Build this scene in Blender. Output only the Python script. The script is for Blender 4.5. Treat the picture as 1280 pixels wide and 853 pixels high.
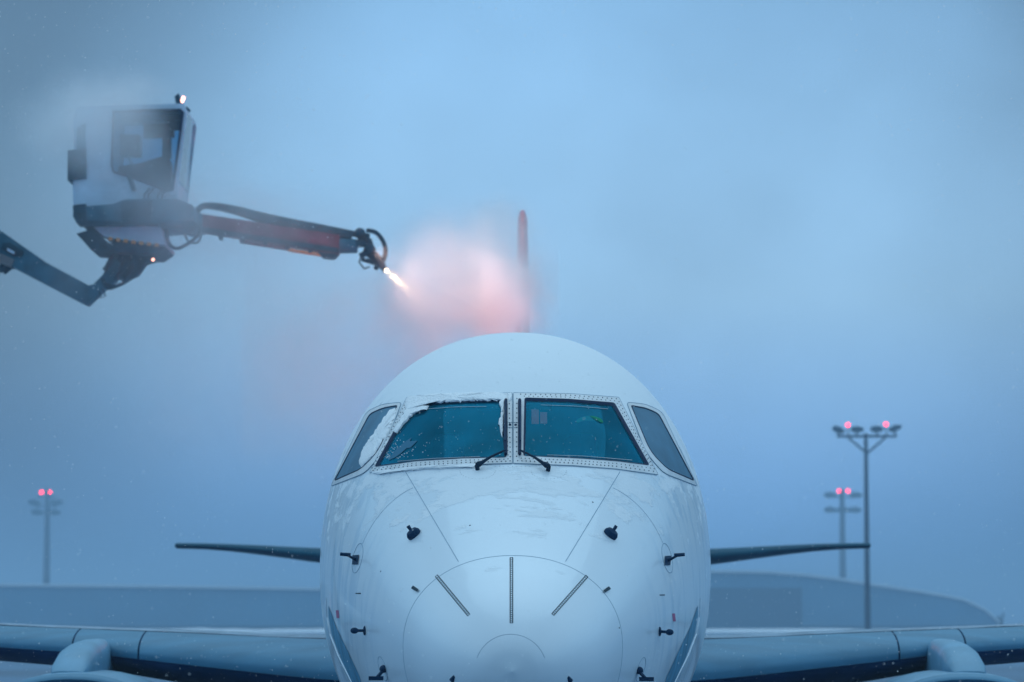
import bpy, bmesh, math, random
from mathutils import Vector, Matrix, noise
from mathutils.bvhtree import BVHTree
random.seed(7)
PI = math.pi
for o in list(bpy.data.objects): bpy.data.objects.remove(o)
S = bpy.context.scene
C = S.collection

# ---------------------------------------------------------------- camera
F = 3980.0                       # focal length in pixels of a 1280 px wide frame
CAM = Vector((0, 0, 2.5))
TH = math.atan((775 - 426.5) / F)
cd = bpy.data.cameras.new('camera'); cam = bpy.data.objects.new('camera', cd); C.objects.link(cam)
cam.location = CAM; cam.rotation_euler = (PI / 2 + TH, 0, 0)
cd.sensor_width = 36; cd.lens = F / 1280 * 36; cd.clip_start = 0.5; cd.clip_end = 9000
cd.dof.use_dof = True; cd.dof.focus_distance = 22.2; cd.dof.aperture_fstop = 3.2
S.camera = cam
RIGHT = Vector((1, 0, 0)); UP = Vector((0, -math.sin(TH), math.cos(TH))); FWD = Vector((0, math.cos(TH), math.sin(TH)))
def ray(px, py): return FWD + RIGHT * ((px - 640) / F) + UP * ((426.5 - py) / F)
def P(px, py, Y):
    d = ray(px, py); return CAM + d * (Y / d.y)

# ---------------------------------------------------------------- world, sun, exposure
SUN_EL, SUN_AZ = math.radians(62), math.radians(8)
W = bpy.data.worlds.new('World'); S.world = W; W.use_nodes = True
nt = W.node_tree; nt.nodes.clear()
N = nt.nodes.new; L = nt.links.new
out = N('ShaderNodeOutputWorld'); bg = N('ShaderNodeBackground'); L(bg.outputs[0], out.inputs[0])
sky = N('ShaderNodeTexSky'); sky.sky_type = 'NISHITA'; sky.sun_disc = False
sky.sun_elevation = SUN_EL; sky.sun_rotation = SUN_AZ; sky.air_density = 1.5; sky.dust_density = 4.0; sky.ozone_density = 3.0
tc = N('ShaderNodeTexCoord'); sep = N('ShaderNodeSeparateXYZ'); L(tc.outputs['Generated'], sep.inputs[0])
cr = N('ShaderNodeValToRGB'); L(sep.outputs['Z'], cr.inputs[0])      # overcast snow cloud: bright towards the zenith
e = cr.color_ramp.elements
e[0].position = 0.0; e[0].color = (0.095, 0.28, 0.66, 1)
e[1].position = 1.0; e[1].color = (1.02, 1.42, 1.72, 1)
for p_, c_ in ((0.10, (0.25, 0.44, 0.635, 1)), (0.20, (0.19, 0.385, 0.62, 1)), (0.32, (0.45, 0.85, 1.22, 1)), (0.6, (0.72, 1.12, 1.42, 1))):
    q = e.new(p_); q.color = c_
# a brighter part of the cloud, low ahead and slightly right, and soft unevenness
vd = N('ShaderNodeVectorMath'); vd.operation = 'DOT_PRODUCT'; L(tc.outputs['Generated'], vd.inputs[0])
_a, _e = math.radians(1.6), math.radians(6.0)
vd.inputs[1].default_value = (math.sin(_a) * math.cos(_e), math.cos(_a) * math.cos(_e), math.sin(_e))
mr = N('ShaderNodeMapRange'); mr.interpolation_type = 'SMOOTHSTEP'; L(vd.outputs['Value'], mr.inputs[0])
mr.inputs[1].default_value = math.cos(math.radians(11.5)); mr.inputs[2].default_value = 1.0
mr.inputs[3].default_value = 0.54; mr.inputs[4].default_value = 1.72
mp = N('ShaderNodeMapping'); mp.inputs['Scale'].default_value = (8, 8, 10); L(tc.outputs['Generated'], mp.inputs[0])
ns = N('ShaderNodeTexNoise'); ns.inputs['Scale'].default_value = 1.0; ns.inputs['Detail'].default_value = 3; L(mp.outputs[0], ns.inputs[0])
mn = N('ShaderNodeMapRange'); L(ns.outputs['Fac'], mn.inputs[0])
mn.inputs[1].default_value = 0.3; mn.inputs[2].default_value = 0.7; mn.inputs[3].default_value = 0.84; mn.inputs[4].default_value = 1.12
mm = N('ShaderNodeMath'); mm.operation = 'MULTIPLY'; L(mr.outputs[0], mm.inputs[0]); L(mn.outputs[0], mm.inputs[1])
bk_ = N('ShaderNodeMapRange'); bk_.interpolation_type = 'SMOOTHSTEP'; L(sep.outputs['Y'], bk_.inputs[0])      # front-to-back sky factor, kept flat
bk_.inputs[1].default_value = -0.5; bk_.inputs[2].default_value = 0.6; bk_.inputs[3].default_value = 1.0; bk_.inputs[4].default_value = 1.0
m2_ = N('ShaderNodeMath'); m2_.operation = 'MULTIPLY'; L(mm.outputs[0], m2_.inputs[0]); L(bk_.outputs[0], m2_.inputs[1])
ax_ = N('ShaderNodeMath'); ax_.operation = 'ABSOLUTE'; L(sep.outputs['X'], ax_.inputs[0])                  # unseen sky on both sides made brighter to light the fuselage flanks
sd_ = N('ShaderNodeMapRange'); sd_.interpolation_type = 'SMOOTHSTEP'; L(ax_.outputs[0], sd_.inputs[0])
sd_.inputs[1].default_value = .35; sd_.inputs[2].default_value = .95; sd_.inputs[3].default_value = 1.0; sd_.inputs[4].default_value = 2.5
m3_ = N('ShaderNodeMath'); m3_.operation = 'MULTIPLY'; L(m2_.outputs[0], m3_.inputs[0]); L(sd_.outputs[0], m3_.inputs[1])
vs = N('ShaderNodeVectorMath'); vs.operation = 'SCALE'; L(cr.outputs[0], vs.inputs[0]); L(m3_.outputs[0], vs.inputs['Scale'])
sc = N('ShaderNodeVectorMath'); sc.operation = 'SCALE'; L(sky.outputs[0], sc.inputs[0]); sc.inputs['Scale'].default_value = 0.05
# the cloud hides most of the clear sky
mx = N('ShaderNodeVectorMath'); mx.operation = 'SCALE'; L(vs.outputs[0], mx.inputs[0]); mx.inputs['Scale'].default_value = 9.0
ad = N('ShaderNodeVectorMath'); ad.operation = 'ADD'; L(sc.outputs[0], ad.inputs[0]); L(mx.outputs[0], ad.inputs[1])
L(ad.outputs[0], bg.inputs['Color']); bg.inputs['Strength'].default_value = 0.10

sd = bpy.data.lights.new('sun', 'SUN'); so = bpy.data.objects.new('sun', sd); C.objects.link(so)
sd.energy = 0.5; sd.angle = math.radians(50); sd.color = (0.50, 0.80, 1.0)
sdir = Vector((math.sin(SUN_AZ) * math.cos(SUN_EL), math.cos(SUN_AZ) * math.cos(SUN_EL), math.sin(SUN_EL)))
so.rotation_euler = sdir.to_track_quat('Z', 'Y').to_euler()
S.view_settings.view_transform = 'Standard'; S.view_settings.look = 'None'
S.view_settings.exposure = 0.0; S.view_settings.gamma = 1.0; S.view_settings.use_curve_mapping = False
S.cycles.use_denoising = True
try: S.cycles.denoiser = 'OPENIMAGEDENOISE'
except Exception: pass
S.cycles.volume_bounces = 5; S.cycles.max_bounces = 8; S.cycles.transparent_max_bounces = 16
S.cycles.volume_step_rate = 0.6; S.cycles.sample_clamp_indirect = 4.0

# ---------------------------------------------------------------- materials
def mat(name, col, rough=0.5, metal=0.0, coat=0.0, bump=0.0, bscale=20.0, var=0.0, vscale=3.0, stretch=(1, 1, 1), spec=0.5, emit=None, estr=0.0):
    m = bpy.data.materials.new(name); m.use_nodes = True; t = m.node_tree
    b = t.nodes['Principled BSDF']
    b.inputs['Base Color'].default_value = (*col, 1); b.inputs['Roughness'].default_value = rough
    b.inputs['Metallic'].default_value = metal; b.inputs['Coat Weight'].default_value = coat
    b.inputs['Specular IOR Level'].default_value = spec
    if emit: b.inputs['Emission Color'].default_value = (*emit, 1); b.inputs['Emission Strength'].default_value = estr
    if bump or var:
        g = t.nodes.new('ShaderNodeTexCoord'); mpp = t.nodes.new('ShaderNodeMapping'); mpp.inputs['Scale'].default_value = stretch
        t.links.new(g.outputs['Object'], mpp.inputs[0])
    if bump:
        n = t.nodes.new('ShaderNodeTexNoise'); n.inputs['Scale'].default_value = bscale; n.inputs['Detail'].default_value = 4
        t.links.new(mpp.outputs[0], n.inputs[0])
        bp = t.nodes.new('ShaderNodeBump'); bp.inputs['Strength'].default_value = bump; bp.inputs['Distance'].default_value = 0.02
        t.links.new(n.outputs['Fac'], bp.inputs['Height']); t.links.new(bp.outputs[0], b.inputs['Normal'])
    if var:
        n = t.nodes.new('ShaderNodeTexNoise'); n.inputs['Scale'].default_value = vscale; n.inputs['Detail'].default_value = 6
        t.links.new(mpp.outputs[0], n.inputs[0])
        r = t.nodes.new('ShaderNodeValToRGB'); r.color_ramp.elements[0].position = 0.3; r.color_ramp.elements[1].position = 0.7
        r.color_ramp.elements[0].color = (*[c * (1 - var) for c in col], 1); r.color_ramp.elements[1].color = (*[min(1, c * (1 + var * .6)) for c in col], 1)
        t.links.new(n.outputs['Fac'], r.inputs[0]); t.links.new(r.outputs[0], b.inputs['Base Color'])
    return m

def fuselage_paint():
    """white paint, wet with de-icing fluid running down the flanks, thin wind-packed snow on the crown"""
    m = bpy.data.materials.new('fuselage_paint'); m.use_nodes = True; t = m.node_tree; n = t.nodes.new; l = t.links.new
    b = t.nodes['Principled BSDF']
    g = n('ShaderNodeTexCoord'); sp = n('ShaderNodeSeparateXYZ'); l(g.outputs['Object'], sp.inputs[0])
    # snow mask: high z, broken edge
    mpa = n('ShaderNodeMapping'); mpa.inputs['Scale'].default_value = (1.2, 2.2, 3.5); l(g.outputs['Object'], mpa.inputs[0])
    n1 = n('ShaderNodeTexNoise'); n1.inputs['Scale'].default_value = 1.6; n1.inputs['Detail'].default_value = 8; n1.inputs['Roughness'].default_value = .62; l(mpa.outputs[0], n1.inputs[0])
    hz = n('ShaderNodeMapRange'); l(sp.outputs['Z'], hz.inputs[0]); hz.inputs[1].default_value = 2.5; hz.inputs[2].default_value = 4.4; hz.inputs[3].default_value = -0.22; hz.inputs[4].default_value = 0.30
    a1 = n('ShaderNodeMath'); a1.operation = 'ADD'; l(n1.outputs['Fac'], a1.inputs[0]); l(hz.outputs[0], a1.inputs[1])
    sm = n('ShaderNodeMapRange'); sm.interpolation_type = 'SMOOTHSTEP'; l(a1.outputs[0], sm.inputs[0]); sm.inputs[1].default_value = .52; sm.inputs[2].default_value = .60
    # streaks of fluid: noise squeezed along the vertical
    mpb = n('ShaderNodeMapping'); mpb.inputs['Scale'].default_value = (9, 9, 0.9); l(g.outputs['Object'], mpb.inputs[0])
    dist = n('ShaderNodeTexNoise'); dist.inputs['Scale'].default_value = 1.5; l(g.outputs['Object'], dist.inputs[0])
    mixv = n('ShaderNodeVectorMath'); mixv.operation = 'MULTIPLY_ADD'; l(dist.outputs['Color'], mixv.inputs[0]); mixv.inputs[1].default_value = (1.6, 1.6, .3); l(mpb.outputs[0], mixv.inputs[2])
    n2 = n('ShaderNodeTexNoise'); n2.inputs['Scale'].default_value = 1.0; n2.inputs['Detail'].default_value = 5; l(mixv.outputs[0], n2.inputs[0])
    flank = n('ShaderNodeMath'); flank.operation = 'ABSOLUTE'; l(sp.outputs['X'], flank.inputs[0])
    fm = n('ShaderNodeMapRange'); fm.interpolation_type = 'SMOOTHSTEP'; l(flank.outputs[0], fm.inputs[0]); fm.inputs[1].default_value = .75; fm.inputs[2].default_value = 1.35
    st = n('ShaderNodeMapRange'); st.interpolation_type = 'SMOOTHSTEP'; l(n2.outputs['Fac'], st.inputs[0]); st.inputs[1].default_value = .47; st.inputs[2].default_value = .64
    stm = n('ShaderNodeMath'); stm.operation = 'MULTIPLY'; l(st.outputs[0], stm.inputs[0]); l(fm.outputs[0], stm.inputs[1])
    # colours
    c1 = n('ShaderNodeMixRGB'); c1.inputs[1].default_value = (.62, .72, .80, 1); c1.inputs[2].default_value = (.28, .46, .62, 1)
    k = n('ShaderNodeMath'); k.operation = 'MULTIPLY'; k.inputs[1].default_value = .5; l(stm.outputs[0], k.inputs[0]); l(k.outputs[0], c1.inputs[0])
    c2 = n('ShaderNodeMixRGB'); c2.inputs[2].default_value = (.86, .88, .90, 1); l(c1.outputs[0], c2.inputs[1])
    k2 = n('ShaderNodeMath'); k2.operation = 'MULTIPLY'; k2.inputs[1].default_value = .5; l(sm.outputs[0], k2.inputs[0]); l(k2.outputs[0], c2.inputs[0])
    l(c2.outputs[0], b.inputs['Base Color'])
    rr = n('ShaderNodeMapRange'); l(sm.outputs[0], rr.inputs[0]); rr.inputs[3].default_value = .34; rr.inputs[4].default_value = .75; l(rr.outputs[0], b.inputs['Roughness'])
    cw = n('ShaderNodeMapRange'); l(sm.outputs[0], cw.inputs[0]); cw.inputs[3].default_value = .45; cw.inputs[4].default_value = 0; l(cw.outputs[0], b.inputs['Coat Weight'])
    b.inputs['Coat Roughness'].default_value = .06
    hs = n('ShaderNodeMath'); hs.operation = 'MULTIPLY_ADD'; l(sm.outputs[0], hs.inputs[0]); hs.inputs[1].default_value = .45
    n3 = n('ShaderNodeTexNoise'); n3.inputs['Scale'].default_value = 40; n3.inputs['Detail'].default_value = 4; l(g.outputs['Object'], n3.inputs[0])
    k3 = n('ShaderNodeMath'); k3.operation = 'MULTIPLY'; l(n3.outputs['Fac'], k3.inputs[0]); l(sm.outputs[0], k3.inputs[1])
    k4 = n('ShaderNodeMath'); k4.operation = 'MULTIPLY_ADD'; l(k3.outputs[0], k4.inputs[0]); k4.inputs[1].default_value = .25
    k5 = n('ShaderNodeMath'); k5.operation = 'MULTIPLY'; l(stm.outputs[0], k5.inputs[0]); k5.inputs[1].default_value = .5; l(k5.outputs[0], k4.inputs[2]); l(k4.outputs[0], hs.inputs[2])
    bp = n('ShaderNodeBump'); bp.inputs['Strength'].default_value = .45; bp.inputs['Distance'].default_value = .015
    l(hs.outputs[0], bp.inputs['Height']); l(bp.outputs[0], b.inputs['Normal']); 
    return m

M = {}
M['paint'] = fuselage_paint()
M['liner'] = mat('cockpit_liner', (.0, .22, .37), .8, var=.6, vscale=2.0)
M['frame'] = mat('window_frame_paint', (.66, .69, .72), .4, var=.12, vscale=8)
M['gasket'] = mat('black_gasket', (.0, .018, .06), .6, spec=.15)
M['rivet'] = mat('rivet_head', (.03, .06, .10), .6, 0, spec=.2)
M['seam'] = mat('seam_sealant', (.22, .34, .44), .7, spec=.2)
M['strip'] = mat('diverter_strip', (.015, .04, .06), .6, 0, spec=.15)
M['strip_in'] = mat('diverter_segment', (.22, .30, .36), .4, .3)
M['probe'] = mat('probe_metal', (.001, .03, .08), .55, 0, spec=.15)
M['snow'] = mat('snow', (.84, .87, .90), .85, bump=.5, bscale=60)
M['slush'] = mat('wet_slush', (.22, .32, .42), .7, bump=.3, bscale=25, var=.3, vscale=4)
M['bare'] = mat('slat_metal', (.055, .20, .32), .5, .1, bump=.04, bscale=30, var=.18, vscale=2.5, stretch=(.4, 2, 2))
M['wing_grey'] = mat('wing_grey_paint', (.0, .035, .11), .6, spec=.08, var=.25, vscale=2)
M['tail_grey'] = mat('tail_grey_paint', (.0, .07, .12), .6, spec=.12, var=.25, vscale=2)
M['white'] = mat('white_paint', (.62, .65, .68), .3, coat=.4, var=.12, vscale=3)
M['nacelle_paint'] = mat('nacelle_paint', (.13, .31, .45), .45, var=.15, vscale=3)
M['nacelle_in'] = mat('intake_liner', (.03, .12, .20), .6)
M['dark'] = mat('dark_rubber', (.001, .022, .05), .7, spec=.2)
M['steel'] = mat('grey_steel', (.16, .18, .20), .5, .4, var=.2, vscale=4)
M['boom_grey'] = mat('boom_grey_paint', (.02, .13, .20), .6, spec=.15, bump=.15, bscale=30, var=.35, vscale=5)
M['boom_dark'] = mat('boom_dark_paint', (.0, .045, .08), .6, spec=.12, var=.5, vscale=8)
M['boom_red'] = mat('boom_red_paint', (.17, .018, .05), .6, spec=.2, var=.5, vscale=6)
M['boom_yellow'] = mat('boom_yellow_paint', (.75, .30, .05), .5)
M['cabwhite'] = mat('cab_white_paint', (.48, .63, .76), .6, spec=.2, var=.25, vscale=2.5)
M['fin_red'] = mat('tail_red_paint', (.75, .02, .04), .4, coat=.3)
M['concrete'] = mat('mast_steel', (.0, .02, .05), .7, spec=.2)
M['hangar'] = mat('hangar_cladding', (.08, .27, .42), .7, var=.15, vscale=.06)
M['hangar_door'] = mat('hangar_door_paint', (.0, .06, .13), .7, var=.15, vscale=.1)
M['red_lamp'] = mat('red_lamp_glass', (.3, .02, .03), .4, emit=(1, .02, .05), estr=11)
M['white_lamp'] = mat('white_lamp_glass', (.6, .6, .6), .4, emit=(1, .74, .48), estr=10)
M['cab_lamp'] = mat('cab_lamp_glass', (.6, .6, .6), .4, emit=(1, .45, .32), estr=5)
M['orange'] = mat('orange_matte', (.95, .30, .22), .8)
M['green'] = mat('green_visor', (.02, .45, .22), .5)
M['seatblue'] = mat('blue_seat_fabric', (.0, .02, .14), .9)
M['pilot_cloth'] = mat('dark_jacket', (.02, .04, .09), .9)
M['skin'] = mat('skin', (.35, .2, .15), .6)
M['reflection'] = mat('reflection_paint', (.08, .27, .41), .4, spec=.3, var=.4, vscale=2, stretch=(6, 6, .7))  # dark flank reflection put into a patch's colour
M['reflection_edge'] = mat('reflection_edge_paint', (.50, .60, .68), .25, coat=.8)

def glass(name, tint, refl=1.0, rough=0.02, frost=0.0):
    m = bpy.data.materials.new(name); m.use_nodes = True; t = m.node_tree; t.nodes.clear(); n = t.nodes.new; l = t.links.new
    o = n('ShaderNodeOutputMaterial'); mi = n('ShaderNodeMixShader'); tr = n('ShaderNodeBsdfTransparent'); gl = n('ShaderNodeBsdfGlossy'); fr = n('ShaderNodeFresnel')
    fr.inputs[0].default_value = 1.5; tr.inputs[0].default_value = (*tint, 1); gl.inputs['Roughness'].default_value = rough; gl.inputs[0].default_value = ((refl,) * 3 if not isinstance(refl, tuple) else refl) + (1,)
    l(fr.outputs[0], mi.inputs[0]); l(tr.outputs[0], mi.inputs[1]); l(gl.outputs[0], mi.inputs[2])
    if frost:
        df = n('ShaderNodeBsdfDiffuse'); df.inputs[0].default_value = (.0, .38, .62, 1); m2 = n('ShaderNodeMixShader')
        g = n('ShaderNodeTexCoord'); nn = n('ShaderNodeTexNoise'); nn.inputs['Scale'].default_value = 1.9; nn.inputs['Detail'].default_value = 9; l(g.outputs['Object'], nn.inputs[0])
        r = n('ShaderNodeMapRange'); l(nn.outputs['Fac'], r.inputs[0]); r.inputs[1].default_value = .35; r.inputs[2].default_value = .75; r.inputs[3].default_value = frost * .25; r.inputs[4].default_value = frost * 1.6
        l(r.outputs[0], m2.inputs[0]); l(mi.outputs[0], m2.inputs[1]); l(df.outputs[0], m2.inputs[2]); l(m2.outputs[0], o.inputs[0])
    else: l(mi.outputs[0], o.inputs[0])
    return m
M['glass'] = glass('windscreen_glass', (.85, .84, .96), (.05, .60, .95), .03, frost=.19)
M['side_glass'] = mat('side_window_glass', (.05, .17, .27), .4, spec=.15, bump=.03, bscale=10, var=.3, vscale=3)
M['cab_glass'] = glass('cab_glass', (.55, .75, .85), 1.0)

# ---------------------------------------------------------------- mesh helpers
def sp(pts, n=6):
    pts = [Vector(p) for p in pts]; out = []
    for i in range(len(pts) - 1):
        p0 = pts[max(0, i - 1)]; p1 = pts[i]; p2 = pts[i + 1]; p3 = pts[min(len(pts) - 1, i + 2)]
        for k in range(n):
            t = k / n; out.append(.5 * ((2 * p1) + (p2 - p0) * t + (2 * p0 - 5 * p1 + 4 * p2 - p3) * t * t + (3 * p1 - p0 - 3 * p2 + p3) * t ** 3))
    return out + [pts[-1]]
def spr(r, n=6):
    return [r[i] + (r[i + 1] - r[i]) * k / n for i in range(len(r) - 1) for k in range(n)] + [r[-1]]
ORIG = {}
def link(o): C.objects.link(o); return o
def tag(o, label=None, cat=None, group=None, kind=None):
    if label: o['label'] = label
    if cat: o['category'] = cat
    if group: o['group'] = group
    if kind: o['kind'] = kind
    return o
def thing(name, loc, label, cat, group=None, rz=0.0):
    o = link(bpy.data.objects.new(name, None)); o.location = loc; o.rotation_euler = (0, 0, rz); o.empty_display_size = .3
    ORIG[o.name] = Vector(loc) if rz == 0.0 else Vector((0, 0, 0))
    return tag(o, label, cat, group)
class MB:
    """collects shapes in one bmesh; build() links them as ONE mesh object"""
    def __init__(s): s.b = bmesh.new(); s.mats = []; s.cur = 0
    def use(s, m):
        if m not in s.mats: s.mats.append(m)
        s.cur = s.mats.index(m); return s
    def face(s, vs):
        try:
            f = s.b.faces.new(vs); f.material_index = s.cur; return f
        except ValueError: return None
    def poly_prism(s, pts_front, pts_back):
        a = [s.b.verts.new(p) for p in pts_front]; c = [s.b.verts.new(p) for p in pts_back]; n = len(a)
        s.face(a); s.face(c[::-1])
        for i in range(n): s.face([a[i], c[i], c[(i + 1) % n], a[(i + 1) % n]])
        return s
    def box(s, x0, x1, y0, y1, z0, z1):
        return s.poly_prism([(x0, y0, z0), (x1, y0, z0), (x1, y0, z1), (x0, y0, z1)], [(x0, y1, z0), (x1, y1, z0), (x1, y1, z1), (x0, y1, z1)])
    def tube(s, pts, r, n=8, cap=True, closed=False):
        pts = [Vector(p) for p in pts]; rs = r if isinstance(r, (list, tuple)) else [r] * len(pts); rings = []; up = None
        for i, p in enumerate(pts):
            d = (pts[(i + 1) % len(pts)] - pts[i - 1]) if (closed or 0 < i < len(pts) - 1) else (pts[1] - pts[0] if i == 0 else pts[-1] - pts[-2])
            d.normalize()
            if up is None: up = d.orthogonal().normalized()
            u = (up - d * up.dot(d))
            u = u.normalized() if u.length > 1e-6 else d.orthogonal().normalized()
            up = u; v = d.cross(u)
            rings.append([s.b.verts.new(p + (u * math.cos(2 * PI * k / n) + v * math.sin(2 * PI * k / n)) * rs[i]) for k in range(n)])
        m = len(rings)
        for i in range(m if closed else m - 1):
            a, c = rings[i], rings[(i + 1) % m]
            for k in range(n): s.face([a[k], a[(k + 1) % n], c[(k + 1) % n], c[k]])
        if cap and not closed: s.face(rings[0][::-1]); s.face(rings[-1])
        return s
    def loft(s, rings, closed=True, cap=True):
        R = [[s.b.verts.new(p) for p in r] for r in rings]; n = len(R[0])
        for a, c in zip(R[:-1], R[1:]):
            for k in range(n if closed else n - 1): s.face([a[k], a[(k + 1) % n], c[(k + 1) % n], c[k]])
        if cap and closed: s.face(R[0][::-1]); s.face(R[-1])
        return s
    def ball(s, c, r, sx=1, sy=1, sz=1, u=14, v=9):
        c = Vector(c); rings = []
        for i in range(1, v):
            a = PI * i / v; rings.append([c + Vector((math.sin(a) * math.cos(2 * PI * k / u) * sx, math.sin(a) * math.sin(2 * PI * k / u) * sy, math.cos(a) * sz)) * r for k in range(u)])
        R = [[s.b.verts.new(p) for p in q] for q in rings]
        t = s.b.verts.new(c + Vector((0, 0, r * sz))); bt = s.b.verts.new(c - Vector((0, 0, r * sz)))
        for a, d in zip(R[:-1], R[1:]):
            for k in range(u): s.face([a[k], d[k], d[(k + 1) % u], a[(k + 1) % u]])
        for k in range(u): s.face([t, R[0][k], R[0][(k + 1) % u]]); s.face([bt, R[-1][(k + 1) % u], R[-1][k]])
        return s
    def build(s, name, parent=None, smooth=True, fix=True, origin=None):
        if fix: bmesh.ops.recalc_face_normals(s.b, faces=s.b.faces)
        top = parent
        while top is not None and top.parent is not None: top = top.parent
        if top is not None: bmesh.ops.translate(s.b, verts=s.b.verts, vec=-ORIG[top.name])
        elif origin is not None: bmesh.ops.translate(s.b, verts=s.b.verts, vec=-Vector(origin))
        if smooth:
            for f in s.b.faces: f.smooth = True
            for ed in s.b.edges:
                if len(ed.link_faces) == 2 and ed.calc_face_angle(0) > math.radians(35): ed.smooth = False
        me = bpy.data.meshes.new(name); s.b.to_mesh(me); s.b.free()
        for m in s.mats: me.materials.append(M[m] if isinstance(m, str) else m)
        o = link(bpy.data.objects.new(name, me)); o.parent = parent
        if parent is None and origin is not None: o.location = origin
        return o
def copy_tree(o, parent=None):
    c = o.copy(); C.objects.link(c); c.parent = parent
    for ch in o.children: copy_tree(ch, c)
    return c
def interp(tab, s):
    """monotone-ish smooth interpolation (Catmull-Rom on sqrt-spaced table)"""
    if s <= tab[0][0]: return tab[0][1]
    for i in range(len(tab) - 1):
        if s <= tab[i + 1][0]:
            x0, y0 = tab[i]; x1, y1 = tab[i + 1]; h = x1 - x0; t = (s - x0) / h
            def slope(k):
                if k == 0: return (tab[1][1] - tab[0][1]) / (tab[1][0] - tab[0][0])
                if k == len(tab) - 1: return 0.0
                a = (tab[k][1] - tab[k - 1][1]) / (tab[k][0] - tab[k - 1][0]); b = (tab[k + 1][1] - tab[k][1]) / (tab[k + 1][0] - tab[k][0])
                if a * b <= 0: return 0.0
                return 2 * a * b / (a + b)
            m0, m1 = slope(i), slope(i + 1)
            return (2*t**3 - 3*t*t + 1) * y0 + (t**3 - 2*t*t + t) * h * m0 + (-2*t**3 + 3*t*t) * y1 + (t**3 - t*t) * h * m1
    return tab[-1][1]

# ---------------------------------------------------------------- ground and far apron
g = MB().use(mat('wet_snowy_apron', (.05, .13, .23), .6, bump=.2, bscale=.6, var=.55, vscale=.03))
n_ = 24
gv = [[g.b.verts.new((-1500 + 3000 * i / n_, -120 + 3000 * j / n_, 0)) for i in range(n_ + 1)] for j in range(n_ + 1)]
for j in range(n_):
    for i in range(n_): g.face([gv[j][i], gv[j][i + 1], gv[j + 1][i + 1], gv[j + 1][i]])
tag(g.build('apron', smooth=False, fix=False), kind='structure')
sb = MB().use(mat('ploughed_snow', (.75, .8, .85), .8, bump=.5, bscale=.8))
pr = []
for k in range(121):
    x = -220 + 440 * k / 120; y = 640 + 6 * noise.noise(Vector((x * .02, 0, 0))); h = .7 + .35 * noise.noise(Vector((x * .15, 3, 0)))
    pr.append([(x, y - 6, .004), (x, y - 3, h * .6), (x, y - 1, h), (x, y + 2, h * .9), (x, y + 6, .004)])
sb.loft(pr, closed=False, cap=False)
tag(sb.build('snow_bank', origin=(0, 640, 0)), kind='structure')

# ---------------------------------------------------------------- buildings far behind the apron
def arc_hangar(Y, pts, depth, name, label, door=None, base=0.0):
    o0 = P(sum(p[0] for p in pts) / len(pts), 775, Y); org = (o0.x, Y, 0)
    t = thing(name, org, label, 'hangar')
    tops = [P(px, py, Y) for px, py in pts]
    loop = [(tops[0].x, base)] + [(p.x, p.z) for p in tops] + [(tops[-1].x, base)]
    w = MB().use('hangar'); w.poly_prism([(x, Y, z) for x, z in loop], [(x, Y + depth, z) for x, z in loop])
    # cladding ribs
    for k in range(1, 60):
        x = tops[0].x + (tops[-1].x - tops[0].x) * k / 60
        zz = min(interp([(p.x, p.z) for p in tops], x), 60) - .3
        if zz > 1: w.box(x - .08, x + .08, Y - .12, Y - .003, .4, zz)
    w.build('wall', t, smooth=False)
    r = MB().use('snow')
    r.poly_prism([(p.x, Y - .8, p.z + .05) for p in tops] + [(p.x, Y - .8, p.z + .6) for p in reversed(tops)], [(p.x, Y + depth + .8, p.z + .05) for p in tops] + [(p.x, Y + depth + .8, p.z + .6) for p in reversed(tops)])
    r.build('roof', t, smooth=False)
    if door:
        (a, b_), (c_, d_) = door; A = P(a, b_, Y); B = P(c_, d_, Y)
        d = MB().use('hangar_door'); d.box(A.x, B.x, Y - .5, Y - .13, B.z, A.z)
        for k in range(9):
            x = A.x + (B.x - A.x) * k / 8; d.box(x - .15, x + .15, Y - .62, Y - .503, B.z, A.z)
        d.build('door', t, smooth=False)
    p = MB().use('hangar_door'); p.box(tops[0].x - .2, tops[-1].x + .2, Y - .7, Y - .13 if not door else Y - .63, 0, 1.2); p.build('plinth', t, smooth=False)
    return t
arc_hangar(700, [(700, 734), (760, 725), (820, 718), (886, 716), (960, 717), (1001, 720), (1050, 726), (1090, 732.5), (1155, 742), (1204, 751), (1231, 764), (1247, 778), (1253, 786)], 90, 'hangar',
           'low curved roof hangar with large dark door behind the right wing', door=((800, 735), (1001, 784)))
arc_hangar(690, [(-360, 731), (-200, 731), (0, 733), (200, 735), (400, 738), (560, 741), (640, 744)], 80, 'hangar', 'long flat roofed hangar standing behind the left wing, faint in fog')
# small beacon post beside the right hangar's low end
pb = P(1252, 787, 690); t = thing('marker_post', (pb.x, 690, 0), 'tiny forked marker post beside the low end of the curved hangar', 'post')
MB().use('concrete').tube([(pb.x, 690, 0), (pb.x, 690, 2.6)], .35).build('post', t)
MB().use('concrete').tube([(pb.x, 690, 2.5), (pb.x - .9, 690, 3.2)], .3).tube([(pb.x, 690, 2.5), (pb.x + .5, 690, 3.9)], .25).build('fork', t)

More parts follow.
